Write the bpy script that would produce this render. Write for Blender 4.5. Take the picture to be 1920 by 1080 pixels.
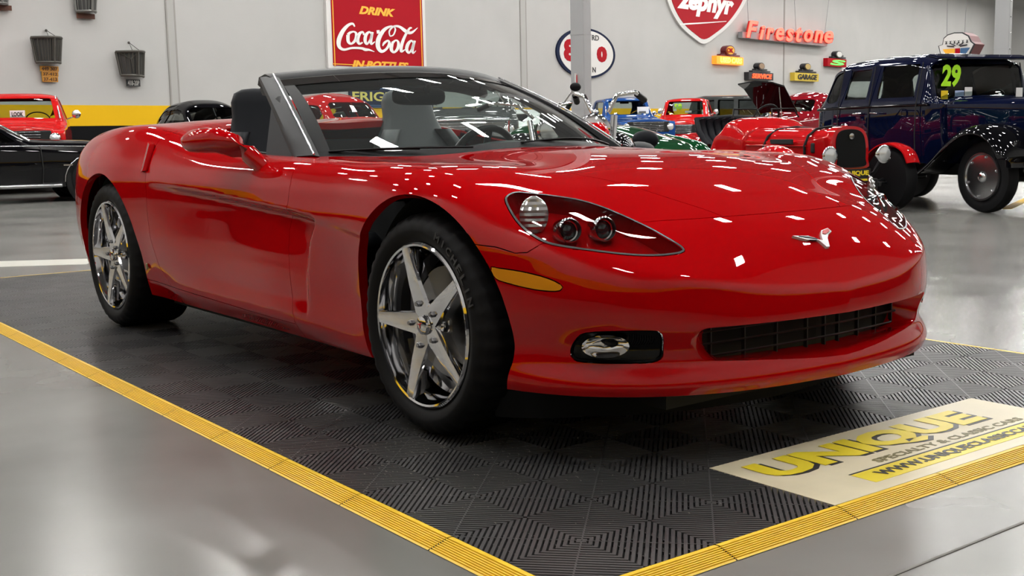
import bpy, bmesh, math, random
import numpy as np
from mathutils import Vector, Matrix
random.seed(7)
PI=math.pi
for o in list(bpy.data.objects): bpy.data.objects.remove(o)
SC=bpy.context.scene; COL=SC.collection
# world units: metres, origin = ground under the front axle of the red convertible, +X its nose, +Y its left
# ---------------------------------------------------------------- camera
CAMP=Vector((2.8051,-2.6525,.8717)); YAW=.9317+1.56415; PITCH=-.1328; ROLL=-.0203; FPX=2173.6
fw=Vector((math.cos(YAW)*math.cos(PITCH),math.sin(YAW)*math.cos(PITCH),math.sin(PITCH)))
rt=Vector((math.sin(YAW),-math.cos(YAW),0)); up=rt.cross(fw)
cr=rt*math.cos(ROLL)+up*math.sin(ROLL); cu=-rt*math.sin(ROLL)+up*math.cos(ROLL)
cam=bpy.data.objects.new('camera',bpy.data.cameras.new('camera')); COL.objects.link(cam)
cam.matrix_world=Matrix(((cr.x,cu.x,-fw.x,CAMP.x),(cr.y,cu.y,-fw.y,CAMP.y),(cr.z,cu.z,-fw.z,CAMP.z),(0,0,0,1)))
cam.data.sensor_width=36; cam.data.lens=36*FPX/1920; cam.data.clip_start=.05; cam.data.clip_end=300
SC.camera=cam
SC.view_settings.view_transform='Standard'; SC.view_settings.look='None'; SC.view_settings.gamma=1
SC.view_settings.exposure=0.0
SC.cycles.max_bounces=8; SC.cycles.transparent_max_bounces=16; SC.cycles.caustics_reflective=False; SC.cycles.caustics_refractive=False
SC.cycles.sample_clamp_indirect=4.0; SC.cycles.use_denoising=True
wd=bpy.data.worlds.new('world'); SC.world=wd; wd.use_nodes=True
wd.node_tree.nodes['Background'].inputs[0].default_value=(.8,.85,.9,1); wd.node_tree.nodes['Background'].inputs[1].default_value=.05
LIGHT=150.0      # emission of the ceiling lamps' diffusers
FLOORZ=-.018
def ray(u,v): return fw+cr*((u-960)/FPX)-cu*((v-540)/FPX)
def atd(u,v,D): return CAMP+ray(u,v)*D
def atz(u,v,z):
    d=ray(u,v); return CAMP+d*((z-CAMP.z)/d.z)
# ---------------------------------------------------------------- materials
MATS={}
def mat(name,col=(.5,.5,.5),rough=.5,metal=0,coat=0,emit=None,es=1,trans=0,spec=.5,coatr=.02,alpha=1):
    if name in MATS: return MATS[name]
    m=bpy.data.materials.new(name); m.use_nodes=True; b=m.node_tree.nodes['Principled BSDF']
    b.inputs['Base Color'].default_value=(*col,1); b.inputs['Roughness'].default_value=rough; b.inputs['Metallic'].default_value=metal
    b.inputs['Coat Weight'].default_value=coat; b.inputs['Coat Roughness'].default_value=coatr
    b.inputs['Specular IOR Level'].default_value=spec
    if emit: b.inputs['Emission Color'].default_value=(*emit,1); b.inputs['Emission Strength'].default_value=es
    MATS[name]=m; return m
def nd(m,t,**k):
    n=m.node_tree.nodes.new(t)
    for a,b in k.items(): setattr(n,a,b)
    return n
def varied(m,c1,c2,scale=3,detail=4,r1=None,r2=None,bump=0,bscale=40,stretch=(1,1,1),coords='Object'):
    """mottle base colour between c1 and c2, optional roughness range and bump"""
    nt=m.node_tree; L=nt.links; b=nt.nodes['Principled BSDF']
    tc=nd(m,'ShaderNodeTexCoord'); mp=nd(m,'ShaderNodeMapping'); mp.inputs['Scale'].default_value=stretch
    L.new(tc.outputs[coords],mp.inputs[0]); n=nd(m,'ShaderNodeTexNoise'); n.inputs['Scale'].default_value=scale; n.inputs['Detail'].default_value=detail
    L.new(mp.outputs[0],n.inputs['Vector'])
    r=nd(m,'ShaderNodeValToRGB'); r.color_ramp.elements[0].position=.25; r.color_ramp.elements[1].position=.75
    r.color_ramp.elements[0].color=(*c1,1); r.color_ramp.elements[1].color=(*c2,1)
    L.new(n.outputs['Fac'],r.inputs[0]); L.new(r.outputs[0],b.inputs['Base Color'])
    if r1 is not None:
        q=nd(m,'ShaderNodeMapRange'); q.inputs['To Min'].default_value=r1; q.inputs['To Max'].default_value=r2
        q.inputs['From Min'].default_value=.15; q.inputs['From Max'].default_value=.85
        L.new(n.outputs['Fac'],q.inputs['Value']); L.new(q.outputs[0],b.inputs['Roughness'])
    if bump:
        n2=nd(m,'ShaderNodeTexNoise'); n2.inputs['Scale'].default_value=bscale; L.new(mp.outputs[0],n2.inputs['Vector'])
        bp=nd(m,'ShaderNodeBump'); bp.inputs['Strength'].default_value=bump; bp.inputs['Distance'].default_value=.01
        L.new(n2.outputs['Fac'],bp.inputs['Height']); L.new(bp.outputs[0],b.inputs['Normal'])
    return m
def glassmat(name,tint=(.9,.93,.92),rough=0.0,ior=1.45,haze=0):
    if name in MATS: return MATS[name]
    m=bpy.data.materials.new(name); m.use_nodes=True; nt=m.node_tree; nt.nodes.remove(nt.nodes['Principled BSDF'])
    out=nt.nodes['Material Output']; t=nd(m,'ShaderNodeBsdfTransparent'); t.inputs[0].default_value=(*tint,1)
    g=nd(m,'ShaderNodeBsdfGlossy'); g.inputs['Roughness'].default_value=rough
    f=nd(m,'ShaderNodeFresnel'); f.inputs[0].default_value=ior; x=nd(m,'ShaderNodeMixShader')
    geo=nd(m,'ShaderNodeNewGeometry')
    nt.links.new(f.outputs[0],x.inputs[0]); nt.links.new(t.outputs[0],x.inputs[1]); nt.links.new(g.outputs[0],x.inputs[2])
    last=x
    if haze:
        d=nd(m,'ShaderNodeBsdfDiffuse'); d.inputs[0].default_value=(.8,.85,.85,1); y=nd(m,'ShaderNodeMixShader'); y.inputs[0].default_value=haze
        nt.links.new(x.outputs[0],y.inputs[1]); nt.links.new(d.outputs[0],y.inputs[2]); last=y
    nt.links.new(last.outputs[0],out.inputs[0]); MATS[name]=m; return m
def paint(name,col): return mat(name,col,.32,0,1.0,spec=.5)
# ---------------------------------------------------------------- mesh helpers
class MB:
    def __init__(s): s.v=[]; s.f=[]; s.n=None
    def add(s,v,f):
        k=len(s.v); s.v+= [tuple(p) for p in v]; s.f+=[tuple(i+k for i in q) for q in f]; return s
    def box(s,c,d,rot=None,bev=0):
        x,y,z=[a/2 for a in d]
        if bev:
            b=min(bev,x*.9,y*.9,z*.9); P=[]
            # chamfered box: 24 verts
            vs=[]; 
            for sx in(-1,1):
                for sy in(-1,1):
                    for sz in(-1,1):
                        vs+=[(sx*x,sy*(y-b),sz*(z-b)),(sx*(x-b),sy*y,sz*(z-b)),(sx*(x-b),sy*(y-b),sz*z)]
            bm=bmesh.new()
            for p in vs: bm.verts.new(p)
            r=bmesh.ops.convex_hull(bm,input=bm.verts[:]); 
            bmesh.ops.dissolve_limit(bm,angle_limit=.01,verts=bm.verts[:],edges=bm.edges[:])
            bm.verts.index_update(); V=[v.co.copy() for v in bm.verts]; F=[[v.index for v in f.verts] for f in bm.faces]; bm.free()
        else:
            V=[Vector((sx*x,sy*y,sz*z)) for sx in(-1,1) for sy in(-1,1) for sz in(-1,1)]
            F=[(0,1,3,2),(4,6,7,5),(0,4,5,1),(2,3,7,6),(0,2,6,4),(1,5,7,3)]
        if rot is not None: V=[rot@v for v in V]
        c=Vector(c); return s.add([v+c for v in V],F)
    def loft(s,rings,cap=True,close=True):
        n=len(rings[0]); V=[p for r in rings for p in r]; F=[]
        for i in range(len(rings)-1):
            for j in range(n if close else n-1):
                a=i*n+j;b=i*n+(j+1)%n; F.append((a,b,b+n,a+n))
        if cap and close: F.append(tuple(range(n))[::-1]); F.append(tuple((len(rings)-1)*n+j for j in range(n)))
        return s.add(V,F)
    def tube(s,path,r,n=8,cap=True,flat=1.0):
        P=[Vector(p) for p in path]; R=r if hasattr(r,'__len__') else [r]*len(P); rings=[]
        T0=(P[1]-P[0]).normalized(); ref=Vector((0,0,1)) if abs(T0.z)<.9 else Vector((1,0,0)); u=T0.cross(ref).normalized()
        for i,p in enumerate(P):
            T=((P[min(i+1,len(P)-1)]-p).normalized()+(p-P[max(i-1,0)]).normalized()).normalized() if 0<i<len(P)-1 else (P[1]-P[0] if i==0 else P[-1]-P[-2]).normalized()
            u=(u-T*u.dot(T)).normalized(); w=T.cross(u)
            rings.append([p+u*math.cos(2*PI*k/n)*R[i]+w*math.sin(2*PI*k/n)*R[i]*flat for k in range(n)])
        return s.loft(rings,cap)
    def lathe(s,prof,c=(0,0,0),axis='y',n=32,close=False):
        """prof: (radius, height along axis)"""
        c=Vector(c); rings=[]
        for r,h in prof:
            ring=[]
            for k in range(n):
                a=2*PI*k/n; x,y=r*math.cos(a),r*math.sin(a)
                ring.append(c+Vector({'y':(x,h,y),'z':(x,y,h),'x':(h,x,y)}[axis]))
            rings.append(ring)
        if close: rings.append(rings[0])
        return s.loft(rings,cap=not close)
    def prism(s,poly,h,fn=None):
        """poly 2d -> extruded 0..h ; fn maps (a,b,c)"""
        n=len(poly); V=[(a,b,0) for a,b in poly]+[(a,b,h) for a,b in poly]
        if fn: V=[fn(*p) for p in V]
        return s.add(V,[tuple(range(n))[::-1],tuple(range(n,2*n))]+[(i,(i+1)%n,(i+1)%n+n,i+n) for i in range(n)])
    def ball(s,c,r,n=12,m=8):
        c=Vector(c); r=r if hasattr(r,'__len__') else (r,r,r); rings=[]
        for i in range(m+1):
            t=PI*i/m; q=max(math.sin(t),.001)
            rings.append([c+Vector((r[0]*q*math.cos(2*PI*k/n),r[1]*q*math.sin(2*PI*k/n),r[2]*math.cos(t))) for k in range(n)])
        return s.loft(rings)
    def xf(s,M): s.v=[tuple(M@Vector(p)) for p in s.v]; return s
def link(name,me,parent=None):
    o=bpy.data.objects.new(name,me); COL.objects.link(o)
    if parent: o.parent=parent
    return o
def build(name,mb,m,parent=None,smooth=40,fixn=True):
    me=bpy.data.meshes.new(name); me.from_pydata([tuple(p) for p in mb.v],[],mb.f); 
    if fixn:
        bm=bmesh.new(); bm.from_mesh(me); bmesh.ops.recalc_face_normals(bm,faces=bm.faces[:]); bm.to_mesh(me); bm.free()
    for mm in (m if isinstance(m,(list,tuple)) else [m]): me.materials.append(mm)
    if smooth:
        me.polygons.foreach_set('use_smooth',[True]*len(me.polygons)); me.set_sharp_from_angle(angle=math.radians(smooth))
    return link(name,me,parent)
def tag(o,label=None,cat=None,group=None,kind=None):
    if label: o['label']=label
    if cat: o['category']=cat
    if group: o['group']=group
    if kind: o['kind']=kind
    return o
def empty(name,label,cat,loc=(0,0,0),rz=0,group=None):
    o=bpy.data.objects.new(name,None); COL.objects.link(o); o.location=loc; o.rotation_euler=(0,0,rz); o.empty_display_size=.2
    return tag(o,label,cat,group)
def copy_tree(o,parent=None):
    c=o.copy(); COL.objects.link(c)
    if parent is not None: c.parent=parent
    for ch in list(o.children): copy_tree(ch,c)
    return c
def text(name,body,h,width,loc,right,upv,m,parent=None,depth=.01,bold=0,shear=0,spacing=1.0,label=None):
    """flat lettering: cap height h, fitted to width, centred on loc, facing right x up"""
    cu_=bpy.data.curves.new(name,'FONT'); cu_.body=body; cu_.size=1; cu_.extrude=.5; cu_.offset=bold; cu_.shear=shear
    cu_.align_x='CENTER'; cu_.align_y='CENTER'; cu_.space_character=spacing; cu_.resolution_u=3
    t=bpy.data.objects.new('tmp',cu_); COL.objects.link(t); dg=bpy.context.evaluated_depsgraph_get(); dg.update()
    me=bpy.data.meshes.new_from_object(t.evaluated_get(dg)); bpy.data.objects.remove(t); bpy.data.curves.remove(cu_)
    co=np.zeros(len(me.vertices)*3); me.vertices.foreach_get('co',co); co=co.reshape(-1,3)
    lo,hi=co.min(0),co.max(0); c=(lo+hi)/2; sz=hi-lo
    sx=(width/sz[0]) if width else h/sz[1]; sy=h/sz[1]
    R=Vector(right).normalized(); U=Vector(upv).normalized(); Nn=R.cross(U)
    co=(co-c)*[sx,sy,depth/max(sz[2],1e-6)]
    W_=np.outer(co[:,0],R)+np.outer(co[:,1],U)+np.outer(co[:,2],Nn)+np.array(loc)
    me.vertices.foreach_set('co',W_.ravel()); me.name=name; me.materials.clear(); me.materials.append(m); me.update()
    o=link(name,me,parent)
    if label: o['label']=label
    return o
# ---------------------------------------------------------------- room frame: back wall line
WA=Vector((-23.4,5.93,0)); WD=Vector((-3.9,16.5,0)).normalized(); WN=Vector((WD.y,-WD.x,0))
def wallp(s,z,off=0): return WA+WD*s+WN*off+Vector((0,0,z))
def wpx(u,v,off=0):
    d=ray(u,v); t=WN.dot(WA+WN*off-CAMP)/WN.dot(d); P=CAMP+d*t; return ((P-WA).dot(WD),P.z)
CEIL=10.5; LAMPZ=8.0
# ---------------------------------------------------------------- ceiling lamps (light of the hall)
M_lamp=mat('lamp_diffuser',(1,1,1),.5,emit=(1,.985,.95),es=LIGHT)
M_lampbody=mat('lamp_housing',(.75,.75,.75),.4)
lamp=empty('ceiling_lamp','white linear high-bay lamp hanging under the hall ceiling','lamp',(0,0,LAMPZ),0,'linear high-bay ceiling lamps')
b=MB(); b.box((0,0,.05),(.66,.40,.06),bev=.02); b.tube([(-.25,0,.08),(0,0,1.2),(0,0,CEIL-LAMPZ)],.006,5); b.tube([(.25,0,.08),(0,0,1.2)],.006,5)
build('housing',b,M_lampbody,lamp)
b=MB(); b.box((0,0,.012),(.60,.34,.02)); build('diffuser',b,M_lamp,lamp,0)
LR=math.atan2(WN.y,WN.x)
first=True
for i in range(9):
    for j in range(-6,17):
        P=WA+WN*(3.0+i*3.7)+WD*(.5+j*3.6+(1.8 if i%2 else 0))
        if not(-16.6<(P-WA).dot(WD)<62 and 0<(P-WA).dot(WN)<27.9): continue
        o=lamp if first else copy_tree(lamp); first=False
        o.location=(P.x,P.y,LAMPZ); o.rotation_euler=(0,0,LR)
# ---------------------------------------------------------------- hero car body surface (numpy)
def spl(xs,ys,x):
    """natural-ish cubic (Catmull, non uniform) interpolation"""
    xs=np.asarray(xs,float);ys=np.asarray(ys,float);x=np.clip(np.asarray(x,float),xs[0],xs[-1])
    n=len(xs);h=np.diff(xs);d=np.diff(ys)/h
    A=np.zeros((n,n));b=np.zeros(n);A[0,0]=2*h[0];A[0,1]=h[0];b[0]=3*h[0]*d[0]
    A[-1,-1]=2*h[-1];A[-1,-2]=h[-1];b[-1]=3*h[-1]*d[-1]
    for i in range(1,n-1):
        A[i,i-1]=h[i];A[i,i]=2*(h[i-1]+h[i]);A[i,i+1]=h[i-1];b[i]=3*(h[i]*d[i-1]+h[i-1]*d[i])
    m=np.linalg.solve(A,b)
    i=np.clip(np.searchsorted(xs,x,side='right')-1,0,n-2);t=(x-xs[i])/h[i]
    return ((2*t**3-3*t**2+1)*ys[i]+(t**3-2*t**2+t)*h[i]*m[i]+(-2*t**3+3*t**2)*ys[i+1]+(t**3-t**2)*h[i]*m[i+1])
OUT=np.array([(.84,0),(.832,.12),(.812,.28),(.777,.42),(.72,.55),(.64,.665),(.54,.76),(.42,.83),(.3,.877),(.15,.91),(0,.92),(-.2,.91),(-.45,.888),(-.8,.882),(-1.4,.876),(-2.0,.882),(-2.3,.895),(-2.5,.915),(-2.7,.925),(-2.95,.915),(-3.2,.875),(-3.4,.795),(-3.52,.68),(-3.59,.48),(-3.61,.25),(-3.615,0)])
def outline(n):
    sg=np.r_[0,np.cumsum(np.hypot(*np.diff(OUT,axis=0).T))]
    s=np.linspace(0,sg[-1],4000);P=np.stack([spl(sg,OUT[:,0],s),spl(sg,OUT[:,1],s)],1)
    # nose/tail symmetric handling: tail smooth, nose keeps a slight vee
    sg2=np.r_[0,np.cumsum(np.hypot(*np.diff(P,axis=0).T))]
    w=np.ones(4000);u=np.linspace(0,sg2[-1],n)
    return np.stack([np.interp(u,sg2,P[:,0]),np.interp(u,sg2,P[:,1])],1)
ZX=[-3.63,-3.45,-3.2,-2.9,-2.5,-2.1,-1.7,-1.3,-.9,-.5,-.3,-.1,.1,.265,.4,.5,.62,.7,.77,.81,.86]
ZY=[0,.25,.5,.65,.75,.85,.95]
ZT=np.array([
[.80,.80,.79,.77,.75,.72,.68],
[.875,.88,.875,.86,.84,.80,.76],
[.92,.925,.925,.915,.90,.875,.84],
[.94,.945,.945,.94,.932,.915,.89],
[.955,.965,.958,.945,.938,.92,.89],
[.94,.95,.93,.905,.893,.878,.85],
[.88,.88,.865,.85,.842,.83,.81],
[.84,.838,.825,.818,.812,.805,.79],
[.832,.828,.812,.806,.801,.795,.785],
[.825,.817,.793,.792,.790,.779,.76],
[.818,.812,.789,.791,.790,.779,.757],
[.809,.803,.782,.786,.785,.774,.748],
[.793,.788,.772,.773,.765,.748,.72],
[.765,.760,.744,.730,.708,.68,.65],
[.725,.719,.697,.674,.643,.60,.56],
[.687,.680,.642,.608,.57,.53,.49],
[.632,.622,.573,.518,.475,.43,.39],
[.580,.565,.512,.458,.415,.37,.33],
[.51,.495,.45,.41,.37,.33,.29],
[.462,.445,.40,.36,.32,.28,.24],
[.40,.38,.33,.29,.25,.21,.17]])
def ztop(x,y):
    x=np.asarray(x,float);y=np.abs(np.asarray(y,float))
    cols=np.stack([spl(ZX,ZT[:,j],x) for j in range(7)],-1)
    # cubic lagrange-free: build spline in y per sample (vectorised, shared knots)
    n=7;h=np.diff(ZY)
    A=np.zeros((n,n));B=np.zeros((n,n))
    A[0,0]=1 # zero slope at centre line
    A[-1,-1]=2*h[-1];A[-1,-2]=h[-1];B[-1,-1]=3;B[-1,-2]=-3
    for i in range(1,n-1):
        A[i,i-1]=h[i];A[i,i]=2*(h[i-1]+h[i]);A[i,i+1]=h[i-1]
        B[i,i-1]=-3*h[i]/h[i-1];B[i,i]=3*h[i]/h[i-1]-3*h[i-1]/h[i];B[i,i+1]=3*h[i-1]/h[i]
    M=np.linalg.solve(A,B);m=cols@M.T
    yc=np.clip(y,0,.95);i=np.clip(np.searchsorted(ZY,yc,side='right')-1,0,n-2);t=(yc-np.asarray(ZY)[i])/h[i]
    g=lambda a,k:np.take_along_axis(a,k[...,None],-1)[...,0]
    return (2*t**3-3*t**2+1)*g(cols,i)+(t**3-2*t**2+t)*h[i]*g(m,i)+(-2*t**3+3*t**2)*g(cols,i+1)+(t**3-t**2)*h[i]*g(m,i+1)
OZ=np.array([.06,.14,.18,.21,.235,.27,.31,.35,.37,.41,.45,.47,.50,.56,.62,.70,.76,.80,.86,.95])
#             z: .06  .14  .18  .21  .235 .27  .31  .35  .37  .41  .45  .47  .50  .56  .62  .70  .76  .80  .86  .95
PROF=[( .84,0,  [.10,.040,.012,.000,.006,.030,.025,.003,.000,.003,.009,.013,.018,.030,.05,.08,.11,.13,.16,.2]),
      ( .72,.55,[.10,.045,.014,.000,.006,.030,.026,.010,.006,.006,.010,.012,.018,.032,.05,.08,.11,.13,.16,.2]),
      ( .54,.76,[.09,.040,.016,.004,.008,.026,.028,.020,.016,.010,.010,.012,.016,.028,.05,.08,.11,.14,.17,.22]),
      ( .36,.86,[.08,.045,.028,.016,.014,.022,.024,.018,.015,.010,.008,.007,.008,.012,.025,.05,.08,.11,.15,.20]),
      ( .15,.91,[.10,.060,.050,.045,.040,.035,.030,.022,.019,.012,.006,.004,.002,.000,.008,.025,.05,.085,.13,.18]),
      (-.10,.92,[.12,.080,.070,.065,.060,.052,.045,.035,.030,.020,.012,.008,.004,.000,.004,.018,.04,.075,.12,.17]),
      (-.45,.89,[.13,.085,.055,.045,.042,.040,.040,.038,.036,.030,.024,.021,.016,.005,.001,.014,.035,.065,.11,.16]),
      (-.80,.88,[.13,.085,.058,.036,.020,.016,.012,.008,.006,.003,.002,.001,.001,.002,.003,.014,.035,.062,.11,.16]),
      (-1.4,.88,[.13,.085,.058,.036,.020,.016,.012,.008,.006,.003,.002,.001,.001,.001,.002,.009,.03,.058,.11,.16]),
      (-2.0,.88,[.13,.085,.062,.046,.034,.026,.018,.012,.009,.005,.002,.001,.001,.001,.001,.003,.022,.045,.085,.15]),
      (-2.3,.89,[.14,.095,.075,.062,.052,.042,.034,.027,.024,.016,.010,.007,.005,.001,.000,.003,.02,.04,.075,.14]),
      (-2.7,.92,[.12,.070,.055,.045,.038,.030,.022,.016,.013,.008,.004,.002,.001,.000,.001,.008,.022,.038,.072,.13]),
      (-3.2,.87,[.12,.080,.065,.055,.048,.040,.030,.020,.017,.009,.004,.002,.000,.000,.002,.010,.022,.035,.065,.12]),
      (-3.59,.48,[.12,.085,.070,.060,.050,.040,.030,.020,.015,.008,.003,.001,.000,.000,.000,.006,.015,.03,.06,.12]),
      (-3.615,0,[.12,.085,.070,.060,.050,.040,.030,.020,.015,.008,.003,.001,.000,.000,.000,.006,.015,.03,.06,.12])]
def body_grid(NC=520,NR=210):
    P=outline(NC)
    s=np.r_[0,np.cumsum(np.hypot(*np.diff(P,axis=0).T))]
    def sof(x,y): return s[np.argmin((P[:,0]-x)**2+(P[:,1]-y)**2)]
    ks=np.array([sof(a,b) for a,b,_ in PROF]);ks[-1]=s[-1];ks[0]=0
    PR=np.array([c for _,_,c in PROF])
    prof=np.stack([spl(ks,PR[:,j],s) for j in range(len(OZ))],1)
    # spine foot for every column
    cx=np.interp(P[:,0],[-3.62,-2.9,-.2,.84],[-3.0,-2.7,-.3,.15])
    cx=spl([-3.62,-3.3,-2.7,-1.5,-.2,.3,.84],[-2.95,-2.9,-2.55,-1.5,-.35,-.1,.2],P[:,0])
    sidex=np.interp(s,ks,np.arange(len(ks)))
    zf=np.linspace(.06,1.05,500)
    zc=np.interp(P[:,0],[-2.2,-1.96,-.77,-.46,-.1],[.70,.689,.627,.597,.56])
    kern=np.exp(-.5*(np.arange(-12,13)/4.2)**2);kern/=kern.sum()
    ang=np.radians(np.r_[np.linspace(-24,33,int(NR*.62),endpoint=False),np.linspace(33,90,NR-int(NR*.62))])
    G=np.zeros((NC,NR,3))
    kr=np.interp(sidex,[0,1,2,3,5,14],[.010,.014,.035,.06,.07,.07])
    TT=np.linspace(0,1,240)
    for i in range(NC):
        C=np.array([cx[i],0.]);v=C-P[i];L=np.hypot(*v);v=v/L
        o=np.interp(zf,OZ,prof[i]);o=np.convolve(np.pad(o,12,mode='edge'),kern,mode='valid')
        # scoop below the side crease, vent step behind the front wheel
        x=P[i,0]
        if -2.15<x<-.2:
            xv=np.interp(zf,[.2,.31,.43,.53,.58,.62],[-.735,-.725,-.715,-.685,-.645,-.62])
            back=1/(1+np.exp((x-xv)/.0035))
            d=np.interp(x,[-2.14,-1.9,-1.6,-.95,-.60,-.3],[0,.014,.024,.030,.034,.034])
            below=np.clip((zc[i]-zf)/.026,0,1);below=below*below*(3-2*below)
            low=np.clip((zf-.27)/.33,0,1);low=.45*low+.55*(low*low*(3-2*low));low=low+.28*np.clip((zf-.27)/.05,0,1)*(1-low)
            o=o+d*below*low*back+.006*below*low*(1-back)*(x>-.75)
        tt=TT*L
        zt=ztop(P[i,0]+v[0]*tt,P[i,1]+v[1]*tt)
        O0=np.array([L,.36])
        dx=-np.cos(ang);dz=np.sin(ang)
        k=kr[i]
        def F(r):
            t=O0[0]+dx*r;z=O0[1]+dz*r
            a=z-np.interp(t,tt,zt)
            b=np.interp(z,zf,o)-t
            h=np.clip(.5+.5*(a-b)/k,0,1)
            return a*h+b*(1-h)+k*h*(1-h)
        hi=np.full(len(ang),L*1.3+.3);lo=np.zeros(len(ang))
        R=np.linspace(0.05,1,90)[:,None]*hi[None]
        f=F(R);idx=np.argmax(f>0,axis=0)
        jj=np.arange(len(ang));hi=R[idx,jj];lo=R[np.maximum(idx-1,0),jj]
        for _ in range(26):
            mid=(lo+hi)/2;fm=F(mid)>0;hi=np.where(fm,mid,hi);lo=np.where(fm,lo,mid)
        t=O0[0]+dx*lo;z=O0[1]+dz*lo
        G[i,:,0]=P[i,0]+v[0]*t;G[i,:,1]=P[i,1]+v[1]*t;G[i,:,2]=z
    G[:,-1,1]=0;G[0,:,1]=0;G[-1,:,1]=0
    # normals
    du=np.gradient(G,axis=0);dv=np.gradient(G,axis=1)
    N=np.cross(du,dv);N/=np.linalg.norm(N,axis=2,keepdims=True)+1e-12
    N[:,-1,1]=0;N[-1,:,1]=0
    N/=np.linalg.norm(N,axis=2,keepdims=True)+1e-12
    return G,N
# ---------------------------------------------------------------- cutting a polygon shell along implicit lines
class Shell:
    def __init__(s,G,N):
        a,b,_=G.shape; s.V=[tuple(p) for p in G.reshape(-1,3)]; s.N=[tuple(p) for p in N.reshape(-1,3)]
        idx=np.arange(a*b).reshape(a,b); q=np.stack([idx[:-1,:-1],idx[1:,:-1],idx[1:,1:],idx[:-1,1:]],-1).reshape(-1,4)
        s.F=[tuple(map(int,f)) for f in q]
    def cut(s,fn,mask=None):
        V=np.array(s.V); f=fn(V); f=np.where(np.abs(f)<2e-5,2e-5,f); pos=f>0
        mk=mask(V) if mask is not None else np.ones(len(V),bool)
        out=[];cache={}
        NV=s.N; fl=f.tolist(); ps=pos.tolist(); ml=mk.tolist()
        for F in s.F:
            p=[ps[i] for i in F]
            if all(p) or not any(p) or not all(ml[i] for i in F): out.append(F); continue
            A=[];B=[];n=len(F)
            for k in range(n):
                i=F[k];j=F[(k+1)%n]
                (A if p[k] else B).append(i)
                if p[k]!=p[(k+1)%n]:
                    key=(i,j) if i<j else (j,i)
                    if key not in cache:
                        t=fl[i]/(fl[i]-fl[j]); a=s.V[i];b=s.V[j]
                        cache[key]=len(s.V); s.V.append(tuple(a[q]+(b[q]-a[q])*t for q in range(3)))
                        na=NV[i];nb=NV[j]; m=[na[q]+(nb[q]-na[q])*t for q in range(3)]; l=math.sqrt(sum(x*x for x in m)) or 1
                        NV.append(tuple(x/l for x in m))
                    A.append(cache[key]);B.append(cache[key])
            for P in(A,B):
                if len(P)>=3: out.append(tuple(P))
        s.F=out
    def centroids(s):
        V=np.array(s.V); return np.array([V[list(f)].mean(0) for f in s.F])
    def take(s,sel,side=0,flange=.012,gap=.0014,off=0.0,flangeskip=None):
        """sel: boolean per face. side 0 -> both halves merged, +1 left only, -1 right only"""
        faces=[f for f,k in zip(s.F,sel) if k]
        V=np.array(s.V);N=np.array(s.N)
        used=sorted({i for f in faces for i in f}); mp={i:k for k,i in enumerate(used)}
        P=V[used].copy();Q=N[used].copy(); F=[tuple(mp[i] for i in f) for f in faces]
        # boundary
        ed={}
        for f in F:
            for k in range(len(f)):
                a,b_=f[k],f[(k+1)%len(f)]; ed[(a,b_)]=ed.get((a,b_),0)+1
        bd=[(a,b_) for (a,b_) in ed if (b_,a) not in ed and not(abs(P[a][1])<1e-6 and abs(P[b_][1])<1e-6)]
        if flange or gap:
            ins=np.zeros_like(P)
            for a,b_ in bd:
                e=P[b_]-P[a]; d=np.cross(Q[a],e); l=np.linalg.norm(d)
                if l>1e-9: d/=l; ins[a]+=d; ins[b_]+=d
            l=np.linalg.norm(ins,axis=1); m=l>1e-6; ins[m]/=l[m][:,None]
            cen=np.abs(P[:,1])<1e-6; ins[cen,1]=0
            P2=P+ins*gap
        else: P2=P
        if off: P2=P2+Q*off
        Vo=[tuple(x) for x in P2];No=[tuple(x) for x in Q];Fo=list(F)
        if flange:
            mm={}
            def g(i,inner):
                if (i,inner) not in mm:
                    mm[(i,inner)]=len(Vo); p=P2[i]-(Q[i]*flange if inner else 0); Vo.append(tuple(p)); No.append(tuple(-ins[i]))
                return mm[(i,inner)]
            for a,b_ in bd:
                if flangeskip is not None and flangeskip(P[a]) and flangeskip(P[b_]): continue
                Fo.append((g(b_,0),g(a,0),g(a,1),g(b_,1)))
        Vo=np.array(Vo);No=np.array(No)
        if side==1: return Vo,No,Fo
        Vm=Vo*[1,-1,1];Nm=No*[1,-1,1];Fm=[f[::-1] for f in Fo]
        if side==-1: return Vm,Nm,Fm
        # merge halves on the centre line
        k=len(Vo); cm={}
        mapn=[]
        V2=[];N2=[]
        for i in range(k):
            if abs(Vo[i][1])<1e-6: mapn.append(i)
            else: mapn.append(k+len(V2)); V2.append(Vm[i]);N2.append(Nm[i])
        return np.vstack([Vo,np.array(V2)]),np.vstack([No,np.array(N2)]),Fo+[tuple(mapn[i] for i in f) for f in Fm]
def shellobj(name,data,m,parent,label=None):
    V,N,F=data; me=bpy.data.meshes.new(name); me.from_pydata([tuple(v) for v in V],[],F)
    me.materials.append(m); me.polygons.foreach_set('use_smooth',[True]*len(me.polygons)); me.update()
    me.normals_split_custom_set_from_vertices([tuple(n) for n in N])
    o=link(name,me,parent)
    if label: o['label']=label
    return o
def polysdf(P,A,B):
    """signed distance (neg inside) to closed polygon P"""
    P=np.asarray(P,float); Q=np.roll(P,-1,0); d=np.full(A.shape,1e9); ins=np.zeros(A.shape,bool)
    for (x0,y0),(x1,y1) in zip(P,Q):
        ex,ey=x1-x0,y1-y0; t=np.clip(((A-x0)*ex+(B-y0)*ey)/(ex*ex+ey*ey+1e-12),0,1)
        d=np.minimum(d,np.hypot(A-x0-ex*t,B-y0-ey*t))
        c=((y0>B)!=(y1>B)); ins^=c&(A<(x1-x0)*(B-y0)/((y1-y0) if y1!=y0 else 1e-9)+x0)
    return np.where(ins,-d,d)
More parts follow.
